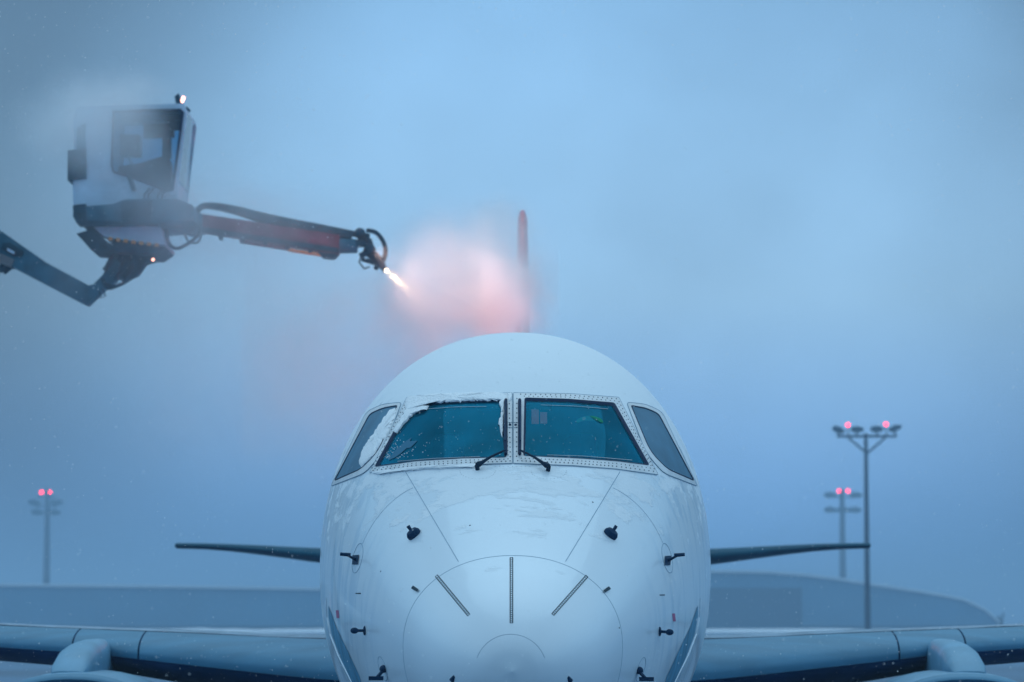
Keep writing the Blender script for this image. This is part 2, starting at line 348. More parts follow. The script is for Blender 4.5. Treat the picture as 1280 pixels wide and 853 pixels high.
# ---------------------------------------------------------------- floodlight masts
def mast(px, ptop, Y, heads, bars, reds, label, r0=.34, braces=()):
    b0 = P(px, 775, Y); X = b0.x; t = thing('floodlight_mast', (X, Y, 0), label, 'light mast', 'floodlight masts on the apron')
    zt = P(px, ptop, Y).z
    MB().use('concrete').tube([(X, Y, 0), (X, Y, zt * .5), (X, Y, zt)], [r0 * 1.25, r0, r0 * .72], 14).build('pole', t)
    MB().use('concrete').tube([(X, Y, 0), (X, Y, .35)], [r0 * 2.2, r0 * 2.2], 14).build('base', t)
    cb = MB().use('concrete')
    for (x0, x1, py) in bars:
        a = P(x0, py, Y); c = P(x1, py, Y); cb.box(a.x, c.x, Y - .18, Y + .18, a.z - .15, a.z + .15)
        for q in (x0, x1): pass
    for (x0, y0, x1, y1) in braces: cb.tube([P(x0, y0, Y), P(x1, y1, Y)], .13)
    cb.build('crossbar', t)
    for (hx, hy, tilt) in heads:
        c = P(hx, hy, Y); k = Y / F
        w_, h_ = 8.5 * k, 4.4 * k
        ca, sa = math.cos(tilt), math.sin(tilt)
        def rot(x, z): return (c.x + x * ca - z * sa, c.z + x * sa + z * ca)
        prof = [(-w_, -h_ * .1), (-w_ * .8, h_ * .75), (w_ * .1, h_), (w_, h_ * .3), (w_ * .75, -h_ * .6), (-w_ * .4, -h_ * .8)]
        f_ = [rot(*p) for p in prof]
        hm = MB().use('boom_dark').poly_prism([(x, Y - .55, z) for x, z in f_], [(x, Y + .45, z) for x, z in f_])
        # bracket down to the nearest bar
        by = min((P(px, b_[2], Y).z for b_ in bars), key=lambda z: abs(z - c.z))
        hm.tube([(c.x, Y, c.z), (c.x, Y, by)], .12, 6)
        h = hm.build('floodlight', t, smooth=False)
    for (rx, ry) in reds:
        c = P(rx, ry, Y); s_ = MB().use('red_lamp'); s_.ball(c, 2.3 * Y / F); s_.use('concrete')
        by = min((P(px, b_[2], Y).z for b_ in bars), key=lambda z: abs(z - c.z)); s_.tube([c, (c.x, Y, by)], .08, 6)
        s_.build('obstruction_light', t)
    return t
mast(1084.5, 542, 380, [(1048, 538, -.35), (1071.5, 537.5, 0), (1096, 537, 0), (1119, 536, .35)], [(1046, 1121, 545.5)], [(1060, 531.5), (1107.5, 530.5)],
     'tall floodlight mast with two wide spaced red lights, the taller of the right pair', .30, ((1060, 547, 1084, 567), (1107, 547, 1084, 567)))
mast(1054, 612, 860, [(1038, 619.5, 0), (1070, 619.5, 0), (1038, 638, 0), (1054, 638, 0), (1069, 638, 0)], [(1038, 1070, 622), (1036, 1071, 640)], [(1049, 614), (1060, 614)],
     'shorter floodlight mast with a touching pair of red lights, beyond the tall right mast', .88)
mast(57.5, 612, 840, [(43, 629, -.1), (71, 628.5, .1), (47, 641, 0), (68.5, 641, 0)], [(45, 70, 621), (44, 72, 633)], [(52, 615.5), (62, 615.5)],
     'lone floodlight mast with a red light pair, standing behind the left hangar', .85)

# ================================================================ AIRLINER (local coordinates: x right, y back from the nose tip, z up)
YAW = -0.0053; Y0 = 20.5
air = thing('airliner', (0, Y0, 0), 'white twin jet airliner seen nose on with snow on its crown, being de-iced', 'airplane', rz=YAW)
Rw = Matrix.Rotation(YAW, 4, 'Z'); AM = Matrix.Translation((0, Y0, 0)) @ Rw; AI = AM.inverted()
camL = AI @ CAM
wT = [(0, 0), (.03, .16), (.1, .28), (.3, .46), (.6, .62), (.93, .735), (1.5, .93), (2.0, 1.085), (2.6, 1.24), (3.3, 1.38), (4.0, 1.48), (5.0, 1.56), (6.0, 1.585), (7, 1.59), (24, 1.59), (28, 1.45), (32, .95), (35, .42), (36.2, .12)]
zt = [(0, 2.17), (.03, 2.31), (.1, 2.42), (.3, 2.60), (.6, 2.775), (.93, 2.93), (1.5, 3.25), (2.0, 3.56), (2.4, 3.84), (2.8, 4.115), (3.3, 4.38), (4.0, 4.62), (5.0, 4.80), (6.0, 4.87), (7, 4.89), (24, 4.89), (28, 4.88), (32, 4.75), (35, 4.45), (36.2, 4.2)]
zb = [(0, 2.17), (.03, 2.03), (.1, 1.94), (.3, 1.80), (.6, 1.68), (.93, 1.58), (2, 1.32), (3.3, 1.17), (5, 1.07), (6, 1.05), (24, 1.05), (28, 1.7), (32, 2.8), (35, 3.6), (36.2, 3.9)]
zcT = [(0, 2.17), (.3, 2.20), (.93, 2.33), (2, 2.50), (3.3, 2.72), (5, 2.90), (6, 2.95), (24, 2.95), (28, 3.2), (32, 3.75), (36.2, 4.05)]
def sect(s, n, off=0.0):
    w = interp(wT, s) + off; a = interp(zt, s) + off; b = interp(zb, s) - off; c = interp(zcT, s)
    ex = 2 / 2.12; pts = []
    for k in range(n):
        t = 2 * PI * k / n; ct, st = math.cos(t), math.sin(t)
        x = w * math.copysign(abs(ct) ** ex, ct); h = (a - c) if st >= 0 else (c - b)
        pts.append(Vector((x, s, c + h * math.copysign(abs(st) ** ex, st))))
    return pts
RAD = 0.93
def stations(a, b, st):
    n = max(1, round((b - a) / st)); return [a + (b - a) * i / n for i in range(n + 1)]
rad_s = [RAD * (i / 40) ** 2 for i in range(1, 41)]
nose_s = stations(RAD, 1.6, .05) + stations(1.6, 4.2, .02)[1:] + stations(4.2, 8, .08)[1:]
body_s = stations(8, 24, 1.0)[1:] + stations(24, 36.2, .5)[1:]
NR = 300
# windscreen outlines on the photograph, projected on to the nose's real surface
def rloop(corners, rad, ne=14, nc=5):
    """closed outline with rounded corners; same point count for same corner count"""
    n = len(corners); out = []; rads = rad if isinstance(rad, (list, tuple)) else [rad] * n
    V = [Vector(c) for c in corners]
    cut = []
    for i in range(n):
        p, a, b = V[i], V[i - 1], V[(i + 1) % n]; r = rads[i]
        cut.append((p + (a - p).normalized() * min(r, (a - p).length * .45), p + (b - p).normalized() * min(r, (b - p).length * .45)))
    for i in range(n):
        p = V[i]; s0, s1 = cut[i]
        for k in range(nc):
            t = k / (nc); out.append(s0 * (1 - t) ** 2 + p * 2 * t * (1 - t) + s1 * t * t)
        nx = cut[(i + 1) % n][0]
        for k in range(ne): out.append(s1.lerp(nx, k / ne))
    return out
WS = {  # glass corners, outer frame corners
 'L': ([(512, 506), (560, 502), (628, 500), (633, 573.5), (580, 574.5), (521, 578), (469.5, 585)], [(509, 497.5), (560, 494), (640.3, 492), (640.3, 580), (580, 582), (521, 585), (462.5, 591.5)]),
 'R': ([(655.5, 499), (710, 500.5), (767, 505), (810.5, 583), (770, 578), (720, 574.5), (654, 571.5)], [(641.7, 492), (712, 493), (773, 497.5), (822, 594), (770, 587), (718, 583), (641.7, 580)]),
}
SWR = ([(788, 508), (806, 511), (822, 518), (866, 601), (833, 587), (812, 566)], [(783, 503.5), (806, 505.5), (827, 515), (871, 608), (829, 592), (807, 567)])
SW = {'R': SWR, 'L': tuple([(1285.5 - x, y) for x, y in q][::-1] for q in SWR)}
def inpoly(x, y, poly):
    c = False; n = len(poly); j = n - 1
    for i in range(n):
        xi, yi = poly[i]; xj, yj = poly[j]
        if (yi > y) != (yj > y) and x < (xj - xi) * (y - yi) / (yj - yi) + xi: c = not c
        j = i
    return c
def topix(pl):
    p = (AM @ pl) - CAM; d = p.dot(FWD); return 640 + F * p.dot(RIGHT) / d, 426.5 - F * p.dot(UP) / d
def hull(ss, off=0.0, holes=None, tip=False, cap=None, mname='paint'):
    mb = MB().use(mname); R = []
    for s in ss: R.append([mb.b.verts.new(p) for p in sect(s, NR, off)])
    for a, c in zip(R[:-1], R[1:]):
        for k in range(NR):
            q = [a[k], c[k], c[(k + 1) % NR], a[(k + 1) % NR]]
            if holes and 1.5 < a[0].co.y < 4.3 and a[k].co.z > 3.0:
                m_ = (q[0].co + q[1].co + q[2].co + q[3].co) / 4; u, v = topix(m_)
                if any(inpoly(u, v, h) for h in holes): continue
            mb.face(q)
    if tip:
        t = mb.b.verts.new((0, 0, 2.17))
        for k in range(NR): mb.face([t, R[0][k], R[0][(k + 1) % NR]])
    if cap: mb.face(R[-1])
    return mb
def mid(a, b, t): return [((1 - t) * p[0] + t * q[0], (1 - t) * p[1] + t * q[1]) for p, q in zip(a, b)]
holes = [mid(*WS[k], .55) for k in 'LR']
# projection tree (unholed)
tb = bmesh.new()
for ss, tip in (([*rad_s, *nose_s[1:]], True),):
    R = [[tb.verts.new(p) for p in sect(s, NR)] for s in ss]
    for a, c in zip(R[:-1], R[1:]):
        for k in range(NR): tb.faces.new([a[k], c[k], c[(k + 1) % NR], a[(k + 1) % NR]])
    t_ = tb.verts.new((0, 0, 2.17))
    for k in range(NR): tb.faces.new([t_, R[0][(k + 1) % NR], R[0][k]])
tb.normal_update(); BV = BVHTree.FromBMesh(tb); tb.free()
def hit(px, py, off=0.0):
    for sh in (0, 1, 2, 4, 7, 11, 16):
        x = px + (sh if px < 640 else -sh)
        d = (Rw.inverted() @ ray(x, py)).normalized()
        loc, nor, i_, dist = BV.ray_cast(camL, d)
        if loc is not None:
            if nor.dot(d) > 0: nor = -nor
            return loc + nor * off, nor
    raise RuntimeError('miss %s %s' % (px, py))

hull(rad_s, tip=True).build('radome', air)
fus = hull(nose_s + body_s, holes=holes, cap=True)
li = hull([s for s in nose_s if s >= 1.5 and s < 4.6], off=-.06, holes=[WS[k][1] for k in 'LR'], mname='liner'); li.build('cockpit_liner', air)
bk = MB().use('liner'); bk.b.faces.new([bk.b.verts.new(p) for p in sect(4.5, 80, -.07)]); bk.build('cockpit_bulkhead', air, smooth=False)

def ringstrip(mb, A, B, offa, offb, sub=3):
    rows = []
    for j in range(sub + 1):
        t = j / sub; rows.append([mb.b.verts.new(hit(*(p.lerp(q, t)), offa + (offb - offa) * t)[0]) for p, q in zip(A, B)])
    for a, c in zip(rows[:-1], rows[1:]):
        for k in range(len(A)): mb.face([a[k], a[(k + 1) % len(A)], c[(k + 1) % len(A)], c[k]])
def patch(mb, A, off, rings=8, centre=None):
    cx = centre or (sum((p for p in A), Vector((0, 0))) / len(A)); rows = []
    for j in range(rings):
        t = 1 - j / rings; rows.append([mb.b.verts.new(hit(*(cx + (p - cx) * t), off)[0]) for p in A])
    for a, c in zip(rows[:-1], rows[1:]):
        for k in range(len(A)): mb.face([a[k], a[(k + 1) % len(A)], c[(k + 1) % len(A)], c[k]])
    ct = mb.b.verts.new(hit(*cx, off)[0]); a = rows[-1]
    for k in range(len(A)): mb.face([a[k], a[(k + 1) % len(A)], ct])
def shrink(A, px):
    c = sum((p for p in A), Vector((0, 0))) / len(A); out = []
    n = len(A)
    for i in range(n):
        d = (A[(i + 1) % n] - A[i - 1]).normalized(); nn = Vector((-d.y, d.x))
        if nn.dot(c - A[i]) < 0: nn = -nn
        out.append(A[i] + nn * px)
    return out
def surf_line(mb, pts, r, off=0.0, n=5, step=6.0, closed=False):
    P2 = [Vector(p) for p in pts]; fine = []
    for a, c in zip(P2, P2[1:] + ([P2[0]] if closed else [])):
        k = max(1, int((c - a).length / step)); fine += [a.lerp(c, i / k) for i in range(k)]
    if not closed: fine.append(P2[-1])
    mb.tube([hit(*p, off)[0] for p in fine], r, n, closed=closed)
def disc(mb, px, py, r, h=.003, n=6, off=0.0):
    p, nn = hit(px, py, off); u = nn.orthogonal().normalized(); v = nn.cross(u)
    a = [mb.b.verts.new(p + (u * math.cos(2 * PI * k / n) + v * math.sin(2 * PI * k / n)) * r - nn * .004) for k in range(n)]
    c = [mb.b.verts.new(p + (u * math.cos(2 * PI * k / n) + v * math.sin(2 * PI * k / n)) * r * .8 + nn * h) for k in range(n)]
    mb.face(c)
    for k in range(n): mb.face([a[k], a[(k + 1) % n], c[(k + 1) % n], c[k]])

fus.use('rivet')     # rivet pattern of the fuselage skin below the windscreens
for i in range(16):
    a = i / 15 * PI
    disc(fus, 597 + 22 * math.cos(a), 589 + 10 * math.sin(a), .003, .001, 5); disc(fus, 686 - 22 * math.cos(a), 589 + 10 * math.sin(a), .003, .001, 5)
for i in range(9): disc(fus, 619 + 5.4 * i, 583.2, .003, .001, 5)
fus.build('fuselage', air)
for side in 'LR':
    gi, go = WS[side]; gl = rloop(gi, 3.0); fo = rloop(go, 1.0)
    f = MB().use('frame'); ringstrip(f, gl, fo, .010, .006); ringstrip(f, fo, [p + (p - Vector((641, 540))).normalized() * .01 for p in fo], .006, -.012, 1)
    ringstrip(f, shrink(gl, .1), gl, -.03, .010, 1)
    f.use('rivet')
    for fr_ in (.32, .68):
        q = rloop(mid(gi, go, fr_), 1.5, ne=40, nc=2); acc = 0; last = q[0]
        for p in q[1:] + q[:1]:
            acc += (p - last).length; last = p
            if acc > (4.6 if fr_ < .5 else 4.8) and not (side == 'L' and p.y < 497 + 4 and p.x < 630):
                acc = 0; disc(f, p.x, p.y, .0048, .003, 6, .0085)
    fr = f.build('window_frame', air)
    edge = MB().use('seam'); surf_line(edge, [tuple(p) for p in fo], .0022, .006, 5, 5, True); edge.build('seam', fr)
    gk = MB().use('gasket'); ringstrip(gk, shrink(gl, 2.4), gl, .002, .013, 2)
    gk.build('gasket', fr)
    w = MB().use('glass'); patch(w, shrink(gl, .8), -.004, 10); w.build('windscreen', air)
    # heater bus bars seen as pale lines in the glass
    for ln_, r_ in ((((676, 506.5), (720, 508), (760, 511.5)), .0018), (((684, 569), (730, 570.5), (790, 575.5)), .0022)) if side == 'R' else ((((533, 511.5), (570, 509), (608, 508.5)), .0018), (((497, 577), (540, 573.5), (600, 571)), .002)):
        bb = MB().use('frame'); surf_line(bb, ln_, r_, .001); bb.build('heater_strip', air)
    si, so_ = SW[side]; a = rloop(si, [3, 6, 6, 2, 8, 14] if side == 'R' else [14, 8, 2, 6, 6, 3]); c = rloop(so_, [4, 8, 8, 2, 9, 16] if side == 'R' else [16, 9, 2, 8, 8, 4])
    f = MB().use('frame'); ringstrip(f, a, c, .009, .004); fr = f.build('side_window_frame', air)
    ed = MB().use('seam'); surf_line(ed, [tuple(p) for p in c], .003, .004, 5, 5, True); ed.build('seam', fr)
    ed = MB().use('gasket'); surf_line(ed, [tuple(p) for p in a], .007, .006, 5, 5, True); ed.build('gasket', fr)
    w = MB().use('side_glass'); patch(w, a, .006, 8); w.build('side_window', air)
# centre post latch
lt = MB().use('seam'); surf_line(lt, [(634.5, 529.5), (648.5, 529.5), (648.5, 536), (634.5, 536)], .0022, .008, closed=True)
lt.use('probe'); disc(lt, 637.5, 532.5, .011, .006, 8, .008); disc(lt, 644.5, 532.5, .011, .006, 8, .008); lt.build('post_latch', air)

# seams of nose panels and radome
sm_ = MB().use('seam'); sm_.tube(sect(RAD, 160, -.0015), .0035, 5, closed=True); sm_.build('radome_seam', air)
def seam(pts, r=.0026):
    m_ = MB().use('seam'); surf_line(m_, pts, r, 0, 5, 5); m_.build('panel_seam', air)
seam([(507, 590), (573, 702)]); seam([(775, 590), (707, 702)])
def arc(p0, p1, p2, n=14):
    return [((1 - t) ** 2 * p0[0] + 2 * t * (1 - t) * p1[0] + t * t * p2[0], (1 - t) ** 2 * p0[1] + 2 * t * (1 - t) * p1[1] + t * t * p2[1]) for t in [i / n for i in range(n + 1)]]
seam(arc((516, 610), (475, 630), (453, 680)), .002); seam(arc((766, 610), (808, 630), (829, 680)), .002)
cs = [(638.5 + 45 * math.cos(a), 838 - 45 * math.sin(a)) for a in [math.radians(q) for q in range(20, 161, 7)]]; seam(cs, .0018)
# lightning diverter strips
for x0, y0, x1, y1 in ((545.5, 720, 586, 769), (639.3, 697.5, 639.3, 779), (733.5, 720.5, 691, 768.5)):
    A, nA = hit(x0, y0, .002); d_ = MB().use('strip'); a = Vector((x0, y0)); b = Vector((x1, y1)); nn = Vector((-(b - a).y, (b - a).x)).normalized()
    surf_line(d_, [tuple(a + nn * 1.6), tuple(b + nn * 1.6), tuple(b - nn * 1.6), tuple(a - nn * 1.6)], .0032, .001, 5, 6, True)
    d_.use('strip_in'); k = int((b - a).length / 2.6)
    for i in range(1, k):
        p = a.lerp(b, i / k); disc(d_, p.x, p.y, .0055, .003, 8)
    d_.build('diverter_strip', air)
# probes
def probe_stalk(base, tip, kind):
    p, n_ = hit(*base); back = Vector((0, 1, 0))
    q, _ = hit(*base, .10)
    m_ = MB().use('probe')
    bd = (Rw.inverted() @ (P(tip[0], tip[1], (AM @ p).y + .02) - CAM)); 
    tipv = camL + bd * ((p.y - .05 - camL.y) / bd.y)
    if kind == 'pitot':
        u = Vector((0, 0, 1)); patch(m_, [Vector(base) + Vector(v_) for v_ in ((-4, -5.5), (4, -6), (2.5, 6), (-4.5, 6))], .006, 2)
        root = p + n_ * .005
        m_.tube([root, root.lerp(tipv, .5), tipv + Vector((0, .03, 0))], [.012, .009, .009], 8)
        m_.tube([tipv + Vector((-.045 if tip[0] < base[0] else .045, .0, .004)), tipv + Vector((.03 if tip[0] < base[0] else -.03, .0, -.002))], [.012, .014], 8)
    elif kind == 'pin':
        m_.ball(p, .034, sx=.4, sy=.9, sz=1.0)
        m_.tube([p, p.lerp(tipv, .8), tipv], [.010, .010, .016], 8); m_.ball(tipv, .022, sx=1.3)
    elif kind == 'vane':
        m_.ball(p + n_ * .01, .03, sx=.9, sz=.9)
        m_.tube([p, tipv], [.012, .012], 8); m_.box(tipv.x - .05, tipv.x + .05, tipv.y - .02, tipv.y + .02, tipv.z - .012, tipv.z + .016)
    return m_
for sx_ in (-1, 1):
    X = lambda d, c=642: c + sx_ * d
    # round-bellied ice detector with a short stalk
    p, n_ = hit(X(122, 640.3), 669); m_ = MB().use('probe'); a = n_.orthogonal()
    q = p + n_ * .012; ringp = []
    u = Vector((-sx_ * 1.0, 0, .62)).normalized() if True else a
    u = (u - n_ * u.dot(n_)).normalized(); v = n_.cross(u)
    for hh, rr in ((0, .052), (.02, .052), (.04, .040), (.05, .01)):
        ringp.append([p + n_ * hh + u * math.cos(2 * PI * k / 14) * rr + v * math.sin(2 * PI * k / 14) * rr * .75 for k in range(14)])
    m_.loft(ringp); m_.tube([p + n_ * .02, p + n_ * .02 + Vector((sx_ * .035, 0, .05))], [.010, .013], 8); m_.build('ice_detector', air)
    pb_ = (445.5, 700) if sx_ < 0 else (834.5, 701); tp_ = (433, 693.5) if sx_ < 0 else (848, 694)
    probe_stalk(pb_, tp_, 'pitot').build('pitot_probe', air)
    ol = MB().use('seam'); ox = 447 if sx_ < 0 else 834
    oval = [(ox + sx_ * (-6.5 * math.sin(a) * 1.0) * .9 + sx_ * (3.0 * -math.cos(a)) * 1.2, 698 - 18.5 * math.cos(a)) for a in [2 * PI * i / 28 for i in range(28)]]
    surf_line(ol, oval, .0028, 0, 5, 5, True); ol.build('probe_panel_outline', air)
    b2 = (456, 788.5) if sx_ < 0 else (824.5, 789.5); t2 = (443, 788.5) if sx_ < 0 else (837, 790.5)
    probe_stalk(b2, t2, 'pin').build('pitot_probe', air)
    b3 = (481, 836) if sx_ < 0 else (797.5, 838); t3 = (470, 848.5) if sx_ < 0 else (808, 849.5)
    probe_stalk(b3, t3, 'vane').build('vane_probe', air)
    ol = MB().use('seam'); ox, oy = (478.5, 836) if sx_ < 0 else (801, 837)
    surf_line(ol, [(ox + sx_ * (-4.5 * math.sin(a) + 4.0 * math.cos(a)), oy - 15 * math.cos(a)) for a in [2 * PI * i / 24 for i in range(24)]], .0026, 0, 5, 5, True); ol.build('probe_panel_outline', air)
    # latch at the radome edge
    m_ = MB().use('strip'); cx, cy = (520, 736.5) if sx_ < 0 else (757.5, 737.5)
    patch(m_, rloop([(cx + sx_ * -4.5, cy + 1.5), (cx + sx_ * 2.5, cy - 3.5), (cx + sx_ * 5, cy), (cx + sx_ * -2.5, cy + 4.5)], .5, 3, 2), .010, 2); m_.build('radome_latch', air)
    # small stub under the chin
    cx, cy = (565, 851) if sx_ < 0 else (713, 852); p, n_ = hit(cx, cy)
    MB().use('probe').tube([p, p + Vector((sx_ * -.02, -.02, .03))], [.02, .012], 8).build('drain_stub', air)
    # dashes: static ports
    m_ = MB().use('strip'); cx, cy = (448, 742.5) if sx_ < 0 else (827.5, 743.5); surf_line(m_, [(cx - 3, cy - sx_ * -.5), (cx + 3, cy + sx_ * .5)], .004, .001); m_.build('static_port', air)
for cx, cy in ((476, 714.5), (587.5, 657), (774, 785), (741, 628)):
    m_ = MB().use('strip'); disc(m_, cx, cy, .007, .002, 8); m_.build('small_stud', air)
# wipers
for sx_, (bx, by0, by1), (hx, hy) in ((-1, (632.5, 503, 571), (597, 587)), (1, (649.5, 503, 571), (685, 588.5))):
    w = MB().use('dark'); A, _ = hit(bx, by1 - 1, .05); B, nB = hit(hx, hy, .035)
    w.tube([A, A.lerp(B, .5) + nB * .008, B.lerp(A, .18)], [.007, .009, .013], 8)
    w.tube([B.lerp(A, .2), B.lerp(A, .08), B], [.013, .022, .018], 10)
    w.tube([B - nB * .035, B], [.016, .016], 10)
    wp = w.build('wiper', air)
    bl = MB().use('gasket'); pts = [hit(bx, by0 + (by1 - by0) * k / 10, .022)[0] for k in range(11)]; bl.tube(pts, .012, 6)
    bl.use('probe'); bl.tube([hit(bx + sx_ * 1.0, by0 + (by1 - by0) * k / 10, .045)[0] for k in range(2, 9)], .006, 6)
    bl.build('wiper_blade', wp)
for (cx, cy, sx_) in ((421.5, 768, -1), (841.5, 772, 1)):
    m_ = MB().use(mat('red_marking', (.38, .10, .20), .6))
    patch(m_, rloop([(cx - 1.5, cy - 5), (cx + 2, cy - 5), (cx + 3 , cy + 5), (cx - .5, cy + 5)], .5, 3, 2), .002, 2); m_.build('red_marking', air)
# dark reflection on the lower flanks, painted on as a curved band
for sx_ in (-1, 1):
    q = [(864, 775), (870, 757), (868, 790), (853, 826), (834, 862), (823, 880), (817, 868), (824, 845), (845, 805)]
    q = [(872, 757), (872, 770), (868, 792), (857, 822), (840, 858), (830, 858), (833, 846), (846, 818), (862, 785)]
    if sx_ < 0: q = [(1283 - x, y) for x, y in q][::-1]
    m_ = MB().use('reflection'); patch(m_, rloop(q, 2, 6, 3), .003, 6); st_ = m_.build('flank_reflection', air)
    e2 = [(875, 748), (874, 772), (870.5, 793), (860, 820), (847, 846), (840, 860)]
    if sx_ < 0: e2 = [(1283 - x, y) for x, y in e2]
    m_ = MB().use('reflection_edge'); surf_line(m_, e2, .008, -.002, 6, 5); m_.build('reflection_edge', st_)  # pale line painted along the outer edge of the reflection

# windblown snow lying on the nose and glass
SN = MB()
def snow_patch(outline, off=.012, jag=1.2, seed=0):
    random.seed(seed); pts = [Vector(p) for p in outline]; fine = []
    for a, c in zip(pts, pts[1:] + pts[:1]):
        k = max(1, int((c - a).length / 2.2))
        for i in range(k):
            p = a.lerp(c, i / k); fine.append(p + Vector((noise.noise(Vector((p.x * .35, p.y * .35, seed))), noise.noise(Vector((p.x * .35, p.y * .35, seed + 9))))) * jag * 1.8)
    m_ = SN.use('snow'); c = sum(fine, Vector((0, 0))) / len(fine); rows = []
    for t, h in ((1, 0.0), (.96, .55), (.88, .85), (.7, 1.0), (.45, 1.05), (.2, 1.0)):
        rows.append([m_.b.verts.new(hit(*(c + (p - c) * t), .0006 + (off + .003) * h * (1 + .35 * noise.noise(Vector((p.x * .2 * t, p.y * .2, seed)))))[0]) for p in fine])
    for a, d in zip(rows[:-1], rows[1:]):
        for k in range(len(fine)): m_.face([a[k], a[(k + 1) % len(fine)], d[(k + 1) % len(fine)], d[k]])
    m_.face(rows[-1]); return m_
sp_defs = [
 ([(506, 503), (508, 497), (540, 494), (600, 492.5), (634, 492.5), (635, 501.5), (600, 502.3), (560, 503.6), (540, 505.2), (520, 508), (511, 511), (505, 515)], .013, 1),
 ([(511, 508), (519, 506), (537, 508), (533, 512), (520, 516), (512, 524), (503, 533), (497, 542), (491, 541), (500, 526)], .010, 2),
 ([(627, 500), (631, 500), (630, 512), (628, 518), (624, 503)], .010, 3),
 ([(626, 516), (629, 515), (629, 540), (627, 548), (623.5, 528), (626, 522)], .008, 4),
 ([(462, 591), (470, 590.5), (500, 587), (540, 583), (600, 581), (600, 584), (540, 587), (500, 590), (470, 594)], .008, 5),
 ([(494, 510.5), (498, 510), (494, 524), (484, 545), (470, 568), (452, 586), (449, 582), (452, 566), (466, 545), (480, 525), (488, 513)], .010, 6),
 ([(634, 493), (640, 493), (639.5, 502), (636, 503)], .010, 7),
 ([(487, 548), (490, 545), (484, 556), (476, 570), (473, 572), (480, 560)], .006, 8),
]
for o_, h_, s_ in sp_defs: snow_patch(o_, h_ + .003, 1.0, s_)
ice = SN.use(mat('thin_ice', (.003, .13, .23), .5, spec=.2))
patch(ice, rloop([(485, 576), (493, 564), (504, 554), (515, 546.5), (512, 552), (522, 551), (513, 560), (509, 560), (500, 568), (494, 572)], 1, 5, 2), .0006, 3); pass
SN.use('snow'); random.seed(31)
for k in range(230):       # frozen flecks on the glass, thickest near the lower left corner
    if k < 130:
        px = 478 + abs(random.gauss(0, 16)); py = 578 - abs(random.gauss(0, 17)) - (px - 478) * .1
        if px < 469.5 + (585 - py) * .54 + 3 or py > 573: continue
    else:
        px = random.uniform(500, 800); py = random.uniform(506, 568)
        if 628 < px < 660 or px > 760 + (py - 506) * .5: continue
    disc(SN, px, py, random.uniform(.0015, .006) if k < 130 else random.uniform(.001, .0028), .001, 5, -.002)
so2 = SN.build('snow_patches', origin=(0, 2.4, 3.5)); so2.location = AM @ Vector((0, 2.4, 3.5)); so2.rotation_euler = (0, 0, YAW)
tag(so2, 'thin white snow caked round the left windscreen and its pillar', 'snow', kind='stuff')
random.seed(7)

# cockpit interior
gs = MB().use('dark'); gs.loft([[(x * w_, s, z + .02 * math.cos(x * 1.5)) for x in [-1 + i / 10 for i in range(21)]] for s, z, w_ in ((2.2, 3.38, .50), (2.5, 3.42, .70), (2.85, 3.46, .85), (2.9, 3.30, .85))], closed=False); gs.build('glareshield', air)
def human_seat(x):
    st = MB().use('seatblue'); st.loft([[(x + a * w_, s + .04 * abs(a), z) for a in (-1, -.5, 0, .5, 1)] + [(x + a * w_, s + .1, z) for a in (1, .5, 0, -.5, -1)] for z, w_, s in ((3.0, .24, 3.35), (3.3, .25, 3.42), (3.62, .22, 3.5), (3.7, .12, 3.52), (3.85, .12, 3.53), (3.9, .08, 3.54))]); st.build('pilot_seat', air)
human_seat(-.5); human_seat(.5)
oh = MB().use('orange');  # two small orange rectangles inside the right windscreen
for (px, py, w_, h_) in ((669, 521, 4.6, 9), (679.5, 522.5, 4.3, 7)):
    c = AI @ P(px, py, Y0 + 2.72); k = (Y0 + 2.72) / F; oh.box(c.x - w_ * k, c.x + w_ * k, c.y, c.y + .05, c.z - h_ * k, c.z + h_ * k)
oh.build('orange_rectangle', air, smooth=False)
vz = MB().use('green'); rows = []
for i in range(17):
    a = PI * i / 16; cx, cy = 737 + 17 * math.cos(a), 528 - 8 * math.sin(a)
    c0 = AI @ P(cx, cy, Y0 + 2.8); c1 = AI @ P(737 + 14 * math.cos(a), 529 - 3.4 * math.sin(a), Y0 + 2.8); rows.append([c0, c1, c1 + Vector((0, .03, 0)), c0 + Vector((0, .03, 0))])
vz.loft(rows); vz.build('sun_visor', air)
panel = MB().use('steel'); panel.box(-.28, .28, 3.1, 3.8, 4.1, 4.16); panel.build('overhead_panel', air, smooth=False)

# wings
def airfoil(n=26):
    xs = [(1 - math.cos(PI * i / n)) / 2 for i in range(n + 1)]
    yt = lambda x: 5 * (.2969 * math.sqrt(x) - .1260 * x - .3516 * x * x + .2843 * x ** 3 - .1036 * x ** 4)
    up = [(x, yt(x) * .98 + .06 * x * (1 - x)) for x in xs]; lo = [(x, -yt(x) * .98 + .06 * x * (1 - x)) for x in xs]
    return up, lo
UPF, LOF = airfoil()
def wing_ring(x, sgn, le, ch, th, zc, up=True, rng=(0, 1), off=0.0):
    u = [(a, b) for a, b in UPF]; l = [(a, b) for a, b in LOF][1:-1][::-1]
    return [Vector((sgn * x, le + a * ch, zc + b * th * 1.0 + off * (1 if b > 0 else -1))) for a, b in u + l]
